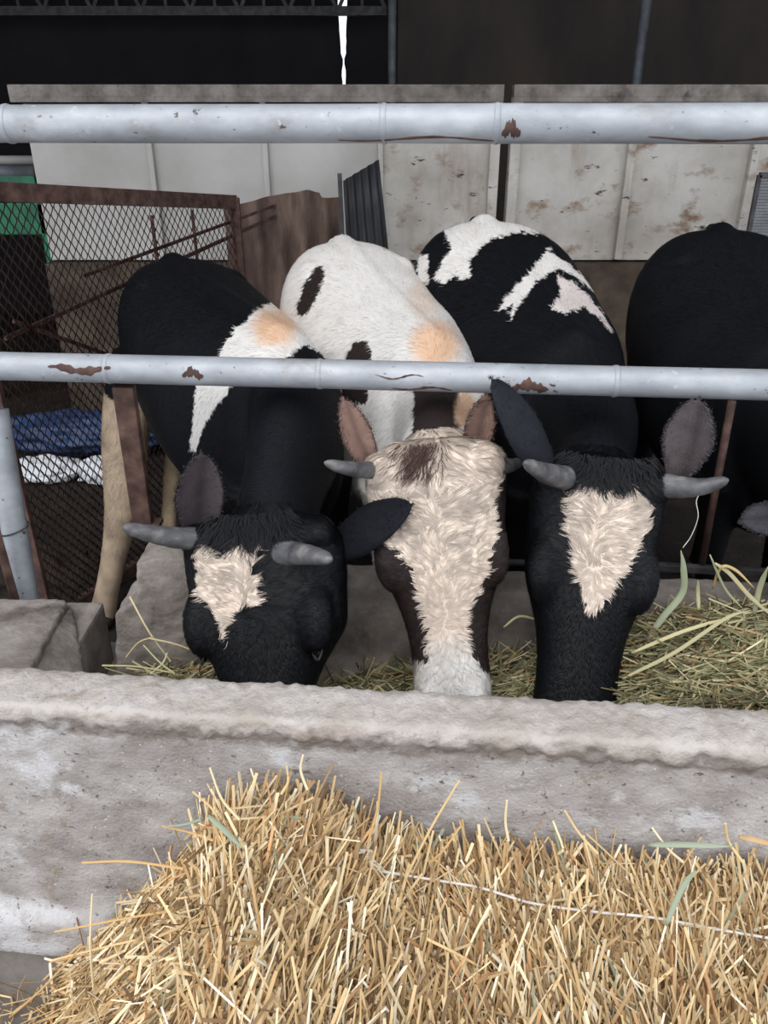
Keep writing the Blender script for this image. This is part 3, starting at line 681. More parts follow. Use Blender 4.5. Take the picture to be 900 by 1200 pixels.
    body = npmesh('body', np.concatenate(allV)-org, np.concatenate(allF), np.concatenate(allC)); ob = link('body', body, M['coat'], t); ob.location = (0, 0, 0)
    # fur
    tri = PV[PF]; fn, ar, ft = None, None, None
    nn = np.cross(tri[:, 1]-tri[:, 0], tri[:, 2]-tri[:, 0]); ar = np.linalg.norm(nn, axis=1)/2; cen = tri.mean(1); fnn = unit(nn)
    vis = (np.einsum('ij,ij->i', fnn, unit(CAM-cen)) > -.25) & (cen[:, 2] > .1)
    hd = is_head(cen) & vis; bd = (~is_head(cen)) & vis
    def sample(mask, count, pw=1.0):
        idx = np.where(mask)[0]; w_ = ar[idx]; idx = rg.choice(idx, count, p=w_/w_.sum()); u_ = rg.random((count, 2)); fl = u_.sum(1) > 1; u_[fl] = 1-u_[fl]
        T_ = tri[idx]; Q = T_[:, 0]+(T_[:, 1]-T_[:, 0])*u_[:, :1]+(T_[:, 2]-T_[:, 0])*u_[:, 1:]; F3 = PF[idx]
        Nq = unit(N[F3[:, 0]]*(1-u_.sum(1))[:, None]+N[F3[:, 1]]*u_[:, :1]+N[F3[:, 2]]*u_[:, 1:]); return Q, Nq
    # body hair runs from the neck to the tail and down the flanks
    Q, Nq = sample(bd, sp.get('nbody', 30000)); lat = (Q-Rt)@side; D = -d*.9+up_*-.9*np.clip(np.abs(lat)/.2, 0, 1)[:, None]-up_*.3
    D = D+.35*np.stack([fbm(Q, 9, 1, 2), fbm(Q, 9, 2, 2), fbm(Q, 9, 3, 2)], 1)+rg.normal(0, .12, Q.shape); D = unit(D-(np.einsum('ij,ij->i', D, Nq))[:, None]*Nq)
    C = colour(Q, 1.5)*rg.uniform(.7, 1.35, (len(Q), 1)); C = np.clip(C, 0, .92)
    v1, f1, c1 = ribbons(Q, D, Nq, rg.uniform(.012, .022, len(Q)), rg.uniform(.0010, .0019, len(Q)), C, 2, .22, .6)
    me = npmesh('coat_hair', v1-org, f1, c1); link('coat_hair', me, M['hair'], t, kind='stuff').location = (0, 0, 0)
    # head hair: whorl on the forehead, flowing down and out
    Q, Nq = sample(hd, sp.get('nhead', 34000)); l0 = (Q-P)@a/L; l1 = (Q-P)@s; l2 = (Q-P)@n
    wh = sp.get('whorl', .42)
    lowr = np.clip((l0-wh)/.25, 0, 1)
    D = np.outer(.95*lowr-.35*(1-lowr)*(l0 > .12)+.8*(l0 < .12), a) + np.sign(l1)[:, None]*np.clip(np.abs(l1)/.05, 0.15, 1)[:, None]*np.outer(1.0-.55*lowr, s)
    Pq = np.stack([l0*L, l1, l2], 1)
    wave = np.stack([fbm(Pq, 26, 21, 2), fbm(Pq, 26, 22, 2), fbm(Pq, 26, 23, 2)], 1)
    D = D + .95*(1-.6*lowr)[:, None]*(wave[:, :1]*a+wave[:, 1:2]*s) + rg.normal(0, .10, Q.shape); D = unit(D-(np.einsum('ij,ij->i', D, Nq))[:, None]*Nq)
    K = len(Q)//30; near = np.empty(len(Q), np.int64); cd_ = np.full(len(Q), 0.0)
    for b_ in range(0, len(Q), 4000):
        dd = ((Q[b_:b_+4000, None]-Q[None, :K])**2).sum(2); near[b_:b_+4000] = dd.argmin(1); cd_[b_:b_+4000] = np.sqrt(dd.min(1))
    D = unit(D*.3+D[near]*.9); D = unit(D-(np.einsum('ij,ij->i', D, Nq))[:, None]*Nq)
    C = colour(Q, 2.6); kc = rg.uniform(.78, 1.2, K)[near]; edge = 1-.42*np.clip(cd_/.009, 0, 1)**1.5
    amp_ = np.clip(1.5-l0*1.4, .25, 1); clump = (1+amp_*(kc*edge*1.12-1))[:, None]; C = np.clip(C*clump*rg.uniform(.88, 1.12, (len(Q), 1)), 0, .92)
    dl = Q[near]-Q; pl_ = dl-(np.einsum('ij,ij->i', dl, Nq))[:, None]*Nq; pl_ = pl_*np.clip(1-cd_/.03, 0, 1)[:, None]*.75
    fore = np.clip(1.15-l0/.5, .25, 1)*np.clip(1.3-np.abs(l1)/.14, .35, 1)
    ln = (.011+.026*fore)*rg.uniform(.7, 1.2, len(Q))*sp.get('hl', 1)
    v1, f1, c1 = ribbons(Q, D, Nq, ln, rg.uniform(.0011, .0020, len(Q)), C, 5, .42, .95, curl=.55*vnoise(Pq[near], 55, 8), pull=pl_)
    me = npmesh('face_hair', v1-org, f1, c1); link('face_hair', me, M['hair'], t, kind='stuff').location = (0, 0, 0)
    # forelock falling from the poll
    nfl = sp.get('nfore', 1800); x = np.clip(rg.normal(0, .045*sp.get('fw', 1), nfl), -.10, .10)+sp.get('fx', 0); R = P+np.outer(x, s)+np.outer(rg.uniform(-.02, .055, nfl)-1.0*(x-sp.get('fx', 0))**2, a)+np.outer(rg.uniform(-.02, .008, nfl), n)
    D = a*.9+np.outer(x*7+1.1*vnoise(R, 45, 2)+rg.normal(0, .15, nfl), s)+n*.12; D = unit(D)
    C = np.array(sp.get('forecol', BLK))*rg.uniform(.5, 1.4, (nfl, 1))
    v1, f1, c1 = ribbons(R, D, np.tile(n, (nfl, 1)), rg.uniform(.018, .055, nfl)*sp.get('fl', 1), rg.uniform(.0012, .0024, nfl), C, 5, .35, .9, curl=rg.normal(0, .12, nfl))
    me = npmesh('forelock', v1-org, f1, c1); link('forelock', me, M['hair'], t, kind='stuff').location = (0, 0, 0)
    # ear hair fringe
    RR, DD, NN, CC, LL = [], [], [], [], []
    for (rim, cout, cin), (V, inn, (ax_, o_, s_), _, _) in zip(rims, earr):
        for (p, ax2, oo, ss) in rim:
            for _ in range(12):
                RR.append(p+rg.normal(0, .0025, 3)+ax2*rg.uniform(-.006, .006)); DD.append(ss*.8+ax2*rg.uniform(.1, .7)+oo*rg.uniform(-.1, .7)); NN.append(oo); CC.append((np.array(cin)*.9+.02)*rg.uniform(.6, 1.5) if rg.random() < .4 else np.array(cout)*rg.uniform(.7, 1.5)); LL.append(rg.uniform(.004, .011))
        idx = rg.integers(0, len(V), 900); R = V[idx]+rg.normal(0, .002, (900, 3)); sg = np.where(inn[idx], 1, -1)
        for q_, g_, i_ in zip(R, sg, inn[idx]):
            RR.append(q_); DD.append(ax_+rg.normal(0, .25, 3)); NN.append(o_*g_); CC.append(np.array(cin if i_ else cout)*rg.uniform(.6, 1.5)); LL.append(rg.uniform(.006, .011))
    RR, DD, NN, CC = map(np.array, (RR, DD, NN, CC))
    v1, f1, c1 = ribbons(RR, unit(DD), unit(NN), np.array(LL), np.full(len(RR), .0013), np.clip(CC, 0, .9), 2, .12, .6)
    me = npmesh('ear_hair', v1-org, f1, c1); link('ear_hair', me, M['hair'], t, kind='stuff').location = (0, 0, 0)
    for (pts, r0) in sp['horns']:
        c_ = curve(pts, 8); k = np.linspace(0, 1, len(c_)); r = r0*(1-.62*k**1.3)*np.sqrt(np.clip(1-np.clip((k-.86)/.145, 0, 1)**2, .03, 1))*(1+.02*np.sin(k*40))
        o = link('horn', MB().tube(c_-org, r, 22).mesh('horn', True), M['horn'], t); o.location = (0, 0, 0); o['label'] = sp.get('hornlabel', 'grey horn')
    for sg in (-1, 1):
        te, se, ne = sp.get('eye', (.44, .108, -.055)); c_ = P+a*L*te+s*sg*se*hs+n*ne
        b2 = MB(); ball(b2, c_-org, (.012, .022, .018), (s, a, n)); o = eo = link('eye', b2.mesh('eye', True), M['eye'], t); o.location = (0, 0, 0)
        out_ = unit(s*sg*.75+n*.65); th2 = np.linspace(0, 2*math.pi, 25); e2 = unit(np.cross(out_, a))
        ring = [c_-org+out_*.005+a*.026*math.cos(q_)+e2*.013*math.sin(q_)*(1-.25*math.cos(q_)) for q_ in th2]
        o = link('eyelid', MB().tube(ring, .0034, 8).mesh('eyelid', True), M['lid'], t); o.location = (0, 0, 0); o.parent = eo
        c_ = P+a*L*.985+s*sg*.036*hs+n*-.022; b2 = MB(); ball(b2, c_-org, (.012, .010, .014), (s, a, n)); o = link('nostril', b2.mesh('nostril', True), M['eye'], t); o.location = (0, 0, 0)
    for nm, q in legs.items():
        f_ = np.array(q[-1][:3]); mh = MB()
        V, F = loft([(np.array([f_[0], f_[1], z_])+d*dx, side, d, r_*.95, r_*1.2, 2.3) for z_, r_, dx in ((FLOOR+.005, .058, .02), (FLOOR+.03, .055, .012), (FLOOR+.06, .047, 0))], 18); mh.add(np.array(V)-org, F)
        link('hoof', mh.mesh('hoof', True), M['hoof'], t).location = (0, 0, 0)
    # tail
    b0 = Rt+spine*-.15+up_*-.06; tl = curve([[*b0, .03], [*(b0-d*.07+up_*-.08), .026], [*(b0-d*.09+up_*-.4), .017], [*(b0-d*.07+up_*-.75), .013], [*(b0-d*.07+up_*-.85), .03], [*(b0-d*.07+up_*-1.0), .012]], 6)
    m2 = MB().tube(tl[:, :3]-org, tl[:, 3], 12).mesh('tail', True); cv = np.tile(sp.get('tailcol', sp['base']), (len(m2.vertices), 1))
    a_ = m2.color_attributes.new('Col', 'FLOAT_COLOR', 'POINT'); a_.data.foreach_set('color', np.concatenate([cv, np.ones((len(cv), 1))], 1).astype(np.float32).ravel())
    link('tail', m2, M['coat'], t).location = (0, 0, 0)
    return t

WHT = srgb(226, 222, 218); CREAM = srgb(222, 205, 190); ORG = srgb(220, 184, 154); TAN = srgb(170, 146, 120); BRN = srgb(48, 39, 38)
EARG = srgb(74, 66, 69); PINK = srgb(132, 106, 96)
toC = lambda p: unit(CAM-p)
# --- cow at the left, head turned to the left
hb = W(205, 400, 2.98); 
make_cow(dict(seed=1, label='black cow with white shoulder band and small cream blaze, leftmost, head turned', base=BLK,
    withers=W(330, 388, 2.16), rump=W(205, 300, 3.02), poll=W(292, 612, 1.60), muzzle=W(296, 905, 1.27), yaw=-22, bs=.94, rs=1.1, hs=1.42, ms=1.18, vox=.0085, whorl=.30, nlift=.0,
    front=((.05, .0, 0), (.12, -.02, 0)), nbody=34000, nfore=2600, fw=1.2, fl=.8, eye=(.53, .098, -.05),
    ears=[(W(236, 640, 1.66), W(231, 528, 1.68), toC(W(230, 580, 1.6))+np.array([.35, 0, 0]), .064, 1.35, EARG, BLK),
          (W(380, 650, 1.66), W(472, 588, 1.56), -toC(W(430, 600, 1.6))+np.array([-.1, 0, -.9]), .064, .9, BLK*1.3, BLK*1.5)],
    horns=[([W(248, 632, 1.65), W(205, 630, 1.60), W(170, 624, 1.56), W(144, 617, 1.53)], .030), ([W(330, 648, 1.56), W(350, 649, 1.52), W(372, 652, 1.46), W(388, 656, 1.42)], .031)],
    hind1=None and 0 or [(*W(215, 430, 2.85), .10), (*W(215, 440, 2.8)[:2], .6, .09), (*W(205, 560, 2.85)[:2], .36, .045), (*W(190, 560, 2.75)[:2], .16, .034), (*W(190, 560, 2.7)[:2], .02, .037), (*W(190, 560, 2.7)[:2], FLOOR+.05, .044), (*W(190, 560, 2.7)[:2], FLOOR, .05)],
    **{'hind-1': [(*W(175, 410, 2.85), .15), (*W(152, 470, 2.78), .105), (*W(146, 530, 2.72), .092), (*W(146, 590, 2.68), .082), (*W(136, 640, 2.66), .058), (*W(126, 690, 2.64), .054), (*W(119, 722, 2.63), .064), (*W(118, 738, 2.62)[:2], FLOOR+.01, .066)]},
    legcol={'h-1': srgb(168, 149, 128), 'h1': srgb(150, 132, 110)},
    patches=[('body', [(262,410),(275,385),(300,365),(325,350),(345,358),(390,415),(372,417),(357,406),(335,420),(300,440),(270,455),(250,480),(240,500),(230,528),(222,525),(226,490),(230,455)], WHT),
             ('body', (322, 384, 28, 24), ORG), ('body', [(340,418),(358,404),(380,418),(360,430)], BLK),
             ('head', [(228,645),(240,638),(262,650),(285,634),(300,640),(300,662),(290,672),(300,690),(302,705),(285,712),(275,725),(266,750),(258,742),(250,712),(236,700),(228,690),(234,675)], CREAM)]))
# --- white cow in the middle
make_cow(dict(seed=2, label='white cow with orange withers patch and broad white face, second from left', base=WHT,
    withers=W(508, 394, 2.16), rump=W(404, 280, 3.05), poll=W(507, 528, 1.66), muzzle=W(533, 838, 1.38), yaw=0, rs=1.08, hs=1.18, ms=1.08, whorl=.55, hl=1.1,
    front=((0, .05, 0), (.0, -.05, 0)), nbody=34000, nhead=46000, nfore=800, fw=.55, fx=-.03, fl=.9, forecol=srgb(70, 48, 42), tailcol=WHT,
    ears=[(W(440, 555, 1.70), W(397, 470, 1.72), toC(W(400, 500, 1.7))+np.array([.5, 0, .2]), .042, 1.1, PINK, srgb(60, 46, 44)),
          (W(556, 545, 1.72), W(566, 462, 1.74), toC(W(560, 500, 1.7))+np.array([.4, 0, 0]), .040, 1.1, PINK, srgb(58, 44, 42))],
    horns=[([W(468, 553, 1.76), W(438, 551, 1.68), W(408, 549, 1.59), W(380, 542, 1.56)], .026), ([W(568, 545, 1.68), W(585, 546, 1.70), W(600, 545, 1.73), W(612, 540, 1.76)], .026)],
    patches=[('head', None, BRN),
             ('head', [(425,520),(410,555),(420,572),(426,590),(436,612),(452,628),(468,648),(485,670),(492,700),(502,730),(503,772),(490,770),(486,800),(484,860),(590,860),(585,803),(560,785),(550,760),(546,730),(560,690),(572,660),(582,620),(578,590),(590,560),(590,500),(540,490),(440,500)], CREAM),
             ('head', (533, 815, 60, 66), WHT), ('head', [(430,655),(466,648),(485,672),(492,700),(502,730),(503,772),(470,772)], BRN), ('head', [(612,640),(580,655),(560,690),(548,730),(552,762),(566,785),(588,802),(612,800)], BRN),
             ('body', [(378,310),(381,322),(374,345),(362,365),(350,370),(347,362),(355,335),(368,316)], BRN), ('body', [(414,400),(432,399),(436,420),(430,475),(396,475),(406,415)], BRN),
             ('body', (510, 404, 30, 30), ORG), ('body', (462, 286, 15, 9), TAN),
             ('body', (497, 350, 20, 26), srgb(222, 208, 196)),
             ('body', [(485,435),(538,435),(540,520),(484,520)], BRN), ('body', (545, 480, 12, 26), ORG)]))
# --- black cow with the white zigzag on its back
make_cow(dict(seed=3, label='black cow with white zigzag back marking and tall cream diamond on its forehead', base=BLK,
    withers=W(682, 398, 2.16), rump=W(572, 257, 3.08), poll=W(712, 545, 1.64), muzzle=W(676, 868, 1.32), yaw=10, hs=1.10, whorl=.30, bs=1.05, rs=1.2,
    front=((0, .05, 0), (.0, -.05, 0)), nbody=34000, nfore=2400, fw=1.2, fl=.7, eye=(.47, .110, -.06),
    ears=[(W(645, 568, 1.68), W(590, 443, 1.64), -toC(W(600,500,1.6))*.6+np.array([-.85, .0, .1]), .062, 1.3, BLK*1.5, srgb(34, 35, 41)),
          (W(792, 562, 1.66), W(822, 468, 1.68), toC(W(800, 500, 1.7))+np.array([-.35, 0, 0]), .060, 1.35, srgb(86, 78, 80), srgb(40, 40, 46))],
    horns=[([W(662, 560, 1.62), W(645, 556, 1.57), W(630, 550, 1.52), W(615, 542, 1.47)], .028), ([W(762, 566, 1.65), W(798, 571, 1.61), W(825, 570, 1.59), W(854, 562, 1.57)], .030)],
    patches=[('body', [(508,326),(529,290),(520,270),(564,247),(634,261),(648,273),(601,273),(573,281),(552,305),(552,326),(541,332),(535,319),(520,335)], WHT),
             ('body', [(488,330),(490,296),(502,300),(502,330)], WHT),
             ('body', [(641,291),(660,305),(690,328),(716,356),(704,349),(676,326),(653,314),(646,321),(629,330),(611,354),(597,377),(602,356),(583,365),(601,340),(625,314)], WHT),
             ('body', [(653,321),(671,330),(690,347),(709,370),(718,392),(704,375),(685,361),(662,368),(643,363),(657,347)], srgb(218,208,204)),
             ('head', [(667,575),(688,562),(698,574),(735,570),(757,578),(764,592),(756,625),(735,665),(710,700),(694,718),(682,700),(674,665),(668,620),(672,600)], CREAM)]))
# --- black cow at the right edge
make_cow(dict(seed=4, label='all black cow at the right edge, only its back and one ear tip showing', base=srgb(15, 16, 20),
    withers=W(935, 402, 2.25), rump=W(850, 266, 3.02), poll=W(985, 600, 1.66), muzzle=W(985, 880, 1.36), yaw=0, bs=1.08, rs=1.18,
    front=((0, .05, 0), (.0, -.05, 0)), nbody=20000, nhead=6000, nfore=600,
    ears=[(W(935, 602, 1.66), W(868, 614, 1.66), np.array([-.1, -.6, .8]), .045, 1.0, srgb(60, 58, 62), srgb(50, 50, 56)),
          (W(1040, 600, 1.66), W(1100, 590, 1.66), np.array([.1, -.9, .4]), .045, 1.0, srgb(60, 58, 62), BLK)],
    horns=[([W(945, 590, 1.64), W(930, 582, 1.64), W(915, 572, 1.62), W(905, 560, 1.60)], .022), ([W(1030, 600, 1.64), W(1050, 598, 1.63), W(1075, 592, 1.60), W(1095, 580, 1.58)], .028)],
    patches=[]))

# ------------------------------------------------------------------ straw and hay
def stalks(R, D, Ln, Wd, C, nring=3, bend=.06, flat=.5):
    """R: mid points; three-sided bent stems"""
    n = len(R); D = unit(D); ref = unit(rng.normal(0, 1, (n, 3))); S = unit(np.cross(D, ref)); U = np.cross(S, D); V = []; bd = rng.normal(0, bend, n)
    for k in range(nring):
        t = k/(nring-1)-.5; P = R+D*(Ln*t)[:, None]+S*(bd*Ln*(4*t*t))[:, None]
        for j in range(3):
            a_ = 2*math.pi*j/3; V.append(P+S*(Wd*.55*math.cos(a_))[:, None]+U*(Wd*.55*flat*math.sin(a_))[:, None])
    V = np.stack(V, 1).reshape(-1, 3); m_ = 3*nring; b_ = np.arange(n)[:, None]*m_; Fs = []
    for k in range(nring-1):
        for j in range(3): Fs.append(b_+np.array([3*k+j, 3*k+(j+1) % 3, 3*k+3+(j+1) % 3, 3*k+3+j])[None])
    return V, np.concatenate(Fs, 0), np.repeat(C, m_, axis=0)
def pick(pal, n, wts):
    pal = np.array([srgb(*p) for p in pal]); i = rng.choice(len(pal), n, p=np.array(wts)/sum(wts)); return pal[i]*rng.uniform(.75, 1.2, (n, 1))
# straw heap in front of the trough
px_ = np.array([-.72, -.63, -.56, -.48, -.41, -.34, -.29, -.20, -.10, -.02, .06, .2, .5, .9, 1.4])
pz_ = np.array([-.03, .02, .10, .20, .29, .38, .46, .505, .49, .45, .42, .405, .40, .39, .39])
def wall_y(x): return worg[1]+.0-math.tan(-PHI)*x
def heap(x, y):
    h = np.interp(x + .10*(y-.8) , px_, pz_); f = (y-wall_y(x))
    pk = .035*np.exp(-((x+.2)/.13)**2)*np.exp(-((f+.08)/.09)**2)
    near = np.clip((y-.25)/.3, 0, 1)
    return (h-.012+pk)*(.55+.45*near) + .0
sb = thing('straw_bale', (.2, .7, 0), 'loosened bale of golden straw heaped against the front of the trough', 'straw')
nx, ny = 150, 70; gx = np.linspace(-.85, 1.35, nx); gy = np.linspace(0.0, 1.0, ny)
XX, TT = np.meshgrid(gx, gy); YY = .25+TT*(wall_y(XX)-.012-.25); ZZ = heap(XX, YY); Pm = np.stack([XX.ravel(), YY.ravel(), ZZ.ravel()], 1); Pm[:, 2] += .012*fbm(Pm, 18, 5)-.012
Pm[:, 2] = np.maximum(Pm[:, 2], -.03)
i = (np.arange(ny-1)[:, None]*nx+np.arange(nx-1)[None]).ravel()
M['strawcore'] = noise_mat('straw_core', [(.3, lin(92,68,42)), (.7, lin(150,118,78))], scale=60, bump=.5, bscale=150, rough=.9)
link('packed_core', npmesh('core', Pm, np.stack([i, i+1, i+nx+1, i+nx], 1)), M['strawcore'], sb)
n = 19000
x = rng.uniform(-.80, 1.15, n); y = .45+rng.random(n)**.8*(wall_y(x)-.02-.45); z = heap(x, y)
gxx = (heap(x+.01, y)-z)/.01; gyy = (heap(x, y+.01)-z)/.01; Nn = unit(np.stack([-gxx, -gyy, np.ones(n)], 1))
left = np.clip((-.06-x)/.22, 0, 1)*np.clip((.47-z)/.05, 0, 1)
ang = np.radians(90-12+ 26*np.sin(x*5+.7)*.6) + rng.normal(0, .48, n)      # 90 deg = straight away from the viewer
angL = np.radians(186) + rng.normal(0, .35, n)
useL = rng.random(n) < left*.95; ang = np.where(useL, angL, ang)
rnd = rng.random(n) < .16; ang = np.where(rnd, rng.uniform(0, 6.28, n), ang)
D = np.stack([np.cos(ang), np.sin(ang), np.zeros(n)], 1); D = unit(D-np.einsum('ij,ij->i', D, Nn)[:, None]*Nn)
el = np.abs(rng.normal(.30, .26, n)); el = np.where(useL, np.abs(rng.normal(.05, .16, n)), el); D = unit(D*np.cos(el)[:, None]+Nn*np.sin(el)[:, None])
Ln = rng.uniform(.04, .15, n)*np.where(rng.random(n) < .06, 1.5, 1.0); dep = rng.uniform(-.022, .010, n)
R = np.stack([x, y, z], 1)+Nn*(dep+np.sin(el)*Ln*.25)[:, None]
# keep tips off the trough wall
tip = R+D*(Ln*.5)[:, None]; over = tip[:, 1]-(wall_y(tip[:, 0])-.008+.012*(tip[:, 2] < .56)); R[:, 1] -= np.maximum(over, 0)
C = pick([(214,186,140), (196,164,118), (232,212,172), (168,136,96), (128,100,70), (196,150,104), (240,230,206), (150,152,128)], n, [26, 24, 18, 12, 8, 5, 7, 2])
V, F, CC = stalks(R, D, Ln, rng.uniform(.0026, .0068, n), C)
ob = link('straw_stems', npmesh('stems', V, F, CC, False), M['straw'], sb, kind='stuff')
# long loose stems that stand clear
def long_stems(specs, name, parent, wd=.0045):
    for (p, q, col) in specs:
        pts = curve([p, (np.array(p)+np.array(q))/2+rng.normal(0, .006, 3), q], 4)
        m_ = MB().tube(pts, wd*.5*np.linspace(1.1, .75, len(pts)), 6); me = m_.mesh(name); nv = len(me.vertices)
        a_ = me.color_attributes.new('Col', 'FLOAT_COLOR', 'POINT'); a_.data.foreach_set('color', np.tile([*srgb(*col), 1], nv).astype(np.float32))
        link(name, me, M['straw'], parent)
S1 = (232,200,146); S2 = (212,172,116); S3 = (240,222,180)
yw = lambda px, py, dz=.03: W(px, py, .93-(px-450)*.00008-dz)
long_stems([(yw(470, 1040), yw(538, 915), S1), (yw(505, 1010), yw(540, 968), S2), (yw(432, 985, .04), yw(447, 905), S2), (yw(110, 1160, .06), yw(108, 1048), S3), (yw(215, 1090), yw(62, 1125), S1), (yw(250, 1060), yw(64, 1092, .05), S2),
            (yw(250, 985), yw(190, 968), S2), (yw(215, 1018), yw(96, 1011), S2), (yw(236, 960), yw(196, 968), (150,160,140)), (yw(262, 985), yw(226, 928), S1), (yw(280, 960), yw(246, 900), S3), (yw(596, 985), yw(594, 938), S3), (yw(655, 1000), yw(648, 962), S3),
            (yw(700, 1000), yw(662, 950), S1), (yw(800, 1010), yw(764, 970), S3), (yw(870, 1010), yw(850, 965), S1), (yw(8, 1195), yw(95, 1110, .06), S2), (yw(330, 930), yw(336, 898), S1), (yw(360, 925), yw(355, 885), S3), (yw(452, 1140, .15), yw(420, 1200, .2), S3),
            (yw(575, 1060, .1), yw(535, 1150, .18), S3), (yw(345, 1060, .1), yw(205, 1180, .2), S1), (yw(500, 1100, .15), yw(590, 1150, .16), S1)], 'long_stem', sb)
def leaf(parent, name, pts, wd, col, up=None, mt='straw', **k):
    c_ = curve(pts, 6); T = unit(np.gradient(c_, axis=0)); V = []; m_ = len(c_)
    for i_, p in enumerate(c_):
        f = i_/(m_-1); ww = wd*.36*min(1, math.sin(math.pi*(.12+.86*f))*1.3); sd = unit(np.cross(T[i_], CAM-p+np.array([.3, 0, .6])*(1 if up is None else up))); nn = np.cross(sd, T[i_])
        V += [p-sd*ww, p-nn*ww*.25, p+sd*ww]
    F = [];
    for i_ in range(m_-1):
        for j in range(2): F.append((3*i_+j, 3*i_+j+1, 3*i_+4+j, 3*i_+3+j))
    me = MB().add(V, F).mesh(name, True); nv = len(me.vertices); a_ = me.color_attributes.new('Col', 'FLOAT_COLOR', 'POINT')
    a_.data.foreach_set('color', np.tile([*srgb(*col), 1], nv).astype(np.float32)); o = link(name, me, M[mt], parent)
    s_ = o.modifiers.new('t', 'SOLIDIFY'); s_.thickness = .0008
    for kk, v in k.items(): o[kk] = v
    return o
GR = (150, 158, 136)
for pts in ([yw(282, 1055, .08), yw(310, 1052, .10), yw(355, 1075, .11)], [yw(200, 1105, .1), yw(255, 1095, .12), yw(300, 1100, .13)], [yw(243, 955), yw(262, 972, .05), yw(285, 995, .07)], [yw(780, 1085, .1), yw(800, 1040, .07), yw(815, 1020, .06)], [yw(760, 990, .04), yw(810, 990, .05), yw(860, 992, .05)]):
    leaf(sb, 'dry_leaf', pts, .012, GR, label='grey-green dry leaf')
leaf(sb, 'dry_leaf', [yw(865, 980, .05), yw(885, 984, .06), yw(915, 992, .06)], .012, (190, 158, 118))
def heap_pt(px, py, lift=.034):
    lo_, hi_ = .3, 1.05
    for _ in range(40):
        m_ = (lo_+hi_)/2; p = W(px, py, m_)
        if p[2] > heap(np.array([p[0]]), np.array([p[1]]))[0]: lo_ = m_
        else: hi_ = m_
    p = W(px, py, (lo_+hi_)/2); return p+np.array([0, -.006, lift])
tw = curve([heap_pt(*q) for q in ((445, 1033), (500, 1042), (560, 1052), (620, 1070), (690, 1080), (760, 1087), (830, 1100), (920, 1115), (1000, 1125))], 8)
link('baling_twine', MB().tube(tw, .0024, 8).mesh('tw', True), M['twine'], sb, label='white plastic twine')
for k in range(3):
    tw = curve([heap_pt(*q) for q in ((418, 1005+k*4), (424+6*k, 1010), (435, 1018+5*k), (452, 1034))]+[], 8); link('twine_end', MB().tube(tw, .0022, 8).mesh('tw', True), M['twine'], sb)
# scattered straw on the floor at the lower left
n = 1500; x = rng.uniform(-1.1, -.4, n); y = rng.uniform(.3, .99, n); ang = rng.normal(math.radians(160), .8, n)
D = np.stack([np.cos(ang), np.sin(ang), rng.normal(0, .08, n)], 1); C = pick([(200,166,116), (176,140,94), (224,196,150), (130,104,74)], n, [3, 3, 2, 2])
V, F, CC = stalks(np.stack([x, np.minimum(y, wall_y(x)-.07), rng.uniform(.006, .02, n)], 1), D, rng.uniform(.03, .1, n), rng.uniform(.002, .004, n), C)
link('scattered_straw', npmesh('sc', V, F, CC, False), M['straw'], None, kind='stuff', label='loose straw scattered on the alley floor beside the heap', cat='straw')

# hay in the trough
hy = thing('trough_hay', (.3, 1.5, .3), 'greenish hay spread inside the trough under the cows\' muzzles', 'hay')
def hayh(x, y):
    r = np.interp(x, [-.75, -.6, -.45, -.3, -.1, .1, .25, .42, .55, .7, .9, 1.3], [.22, .30, .31, .24, .27, .285, .32, .35, .42, .47, .49, .49])
    return r - .10*np.clip((1.30-y)/.25, 0, 1) + .02*np.sin(x*9) - .06*np.clip((y-1.6)/.15, 0, 1)
nx, ny = 120, 30; XX, TT = np.meshgrid(np.linspace(-.8, 1.4, nx), np.linspace(0, 1, ny)); YY = wall_y(XX)+.16+TT*(1.78-.085*XX-(wall_y(XX)+.16)); ZZ = hayh(XX, YY)-.02
Pm = np.stack([XX.ravel(), YY.ravel(), ZZ.ravel()], 1); Pm[:, 2] += .02*fbm(Pm, 14, 6); i = (np.arange(ny-1)[:, None]*nx+np.arange(nx-1)[None]).ravel()
M['haycore'] = noise_mat('hay_core', [(.3, lin(52,46,30)), (.7, lin(96,86,56))], scale=60, bump=.5, bscale=150, rough=.9)
link('packed_core', npmesh('core', Pm, np.stack([i, i+1, i+nx+1, i+nx], 1)), M['haycore'], hy)
n = 10000; x = rng.uniform(-.78, 1.2, n); y0 = wall_y(x)+.17; y = y0+rng.random(n)*(1.77-.085*x-y0); z = hayh(x, y)
ang = rng.normal(math.radians(18), .65, n); D = np.stack([np.cos(ang), np.sin(ang), rng.normal(.05, .22, n)], 1)
C = pick([(160,154,116), (138,136,100), (184,174,134), (106,108,80), (168,138,98), (202,190,154), (92,80,60)], n, [22, 22, 16, 14, 8, 8, 8])
Ln = rng.uniform(.05, .20, n)
R = np.stack([x, y, z+rng.uniform(-.02, .018, n)], 1); tip = R[:, 1]+np.abs(D[:, 1])*Ln*.5; R[:, 1] -= np.maximum(tip-(1.775-.085*x), 0); lowt = R[:, 1]-np.abs(D[:, 1])*Ln*.5; R[:, 1] += np.maximum(wall_y(x)+.15-lowt, 0)*.8
V, F, CC = stalks(R, D, Ln, rng.uniform(.0024, .0066, n), C, bend=.12)
link('hay_stems', npmesh('hay', V, F, CC, False), M['straw'], hy, kind='stuff')
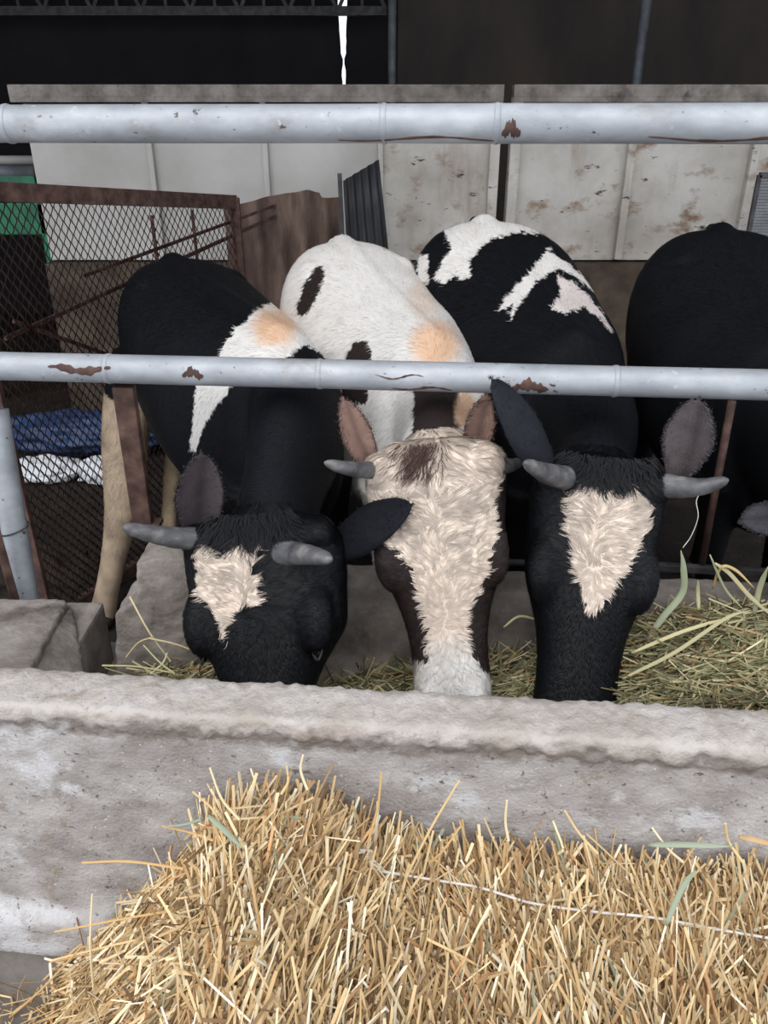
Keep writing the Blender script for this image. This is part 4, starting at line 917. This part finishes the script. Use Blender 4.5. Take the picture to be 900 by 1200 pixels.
HG = (150, 152, 120); HY_ = (174, 166, 128)
leaf(hy, 'hay_leaf', [W(757, 750, 1.58), W(778, 722, 1.60), W(800, 694, 1.62), W(801, 665, 1.62), W(798, 645, 1.62)], .022, (160, 168, 138), label='long pale green leaf')
for pts, wd, c_ in (([W(838, 660, 1.60), W(855, 672, 1.60), W(880, 700, 1.58), W(912, 728, 1.56)], .014, HY_), ([W(835, 690, 1.62), W(845, 665, 1.60), W(862, 668, 1.6), W(885, 690, 1.58)], .010, (186,160,110)),
                    ([W(884, 720, 1.58), W(890, 690, 1.6), W(900, 664, 1.6)], .018, HG), ([W(819, 715, 1.58), W(818, 695, 1.6), W(818, 680, 1.6)], .012, HY_),
                    ([W(730, 795, 1.42), W(790, 765, 1.45), W(850, 725, 1.5), W(880, 715, 1.5)], .012, HY_), ([W(740, 765, 1.5), W(800, 740, 1.52), W(860, 722, 1.52)], .012, (200,190,145)),
                    ([W(832, 650, 1.6), W(850, 690, 1.6), W(872, 715, 1.58)], .008, HG), ([W(630, 742, 1.6), W(655, 733, 1.62), W(668, 738, 1.6)], .012, HG),
                    ([W(590, 735, 1.6), W(610, 722, 1.62), W(640, 730, 1.62)], .008, HY_)):
    leaf(hy, 'hay_leaf', pts, wd, c_)
th_ = curve([W(800, 642, 1.60), W(810, 628, 1.6), W(818, 606, 1.59), W(816, 588, 1.585), W(820, 578, 1.58)], 6)
long_stems([(W(152, 699, 1.55), W(200, 775, 1.5), (206,192,150)), (W(175, 748, 1.5), W(232, 765, 1.5), (198,184,140)), (W(148, 770, 1.5), W(178, 747, 1.5), (190,176,130)), (W(176, 790, 1.42), W(196, 765, 1.46), (206,196,150)), (W(205, 790, 1.42), W(168, 756, 1.47), (180,176,130)), (W(120, 780, 1.45), W(200, 788, 1.4), (190,180,130))], 'hay_stalk', hy)
link('grass_thread', MB().tube(th_, .0011, 6).mesh('thread', True), M['twine'], hy, label='thin curled grass thread hanging from the right cow\'s horn')

for o in list(bpy.data.objects):
    if '_org' in o: del o['_org']
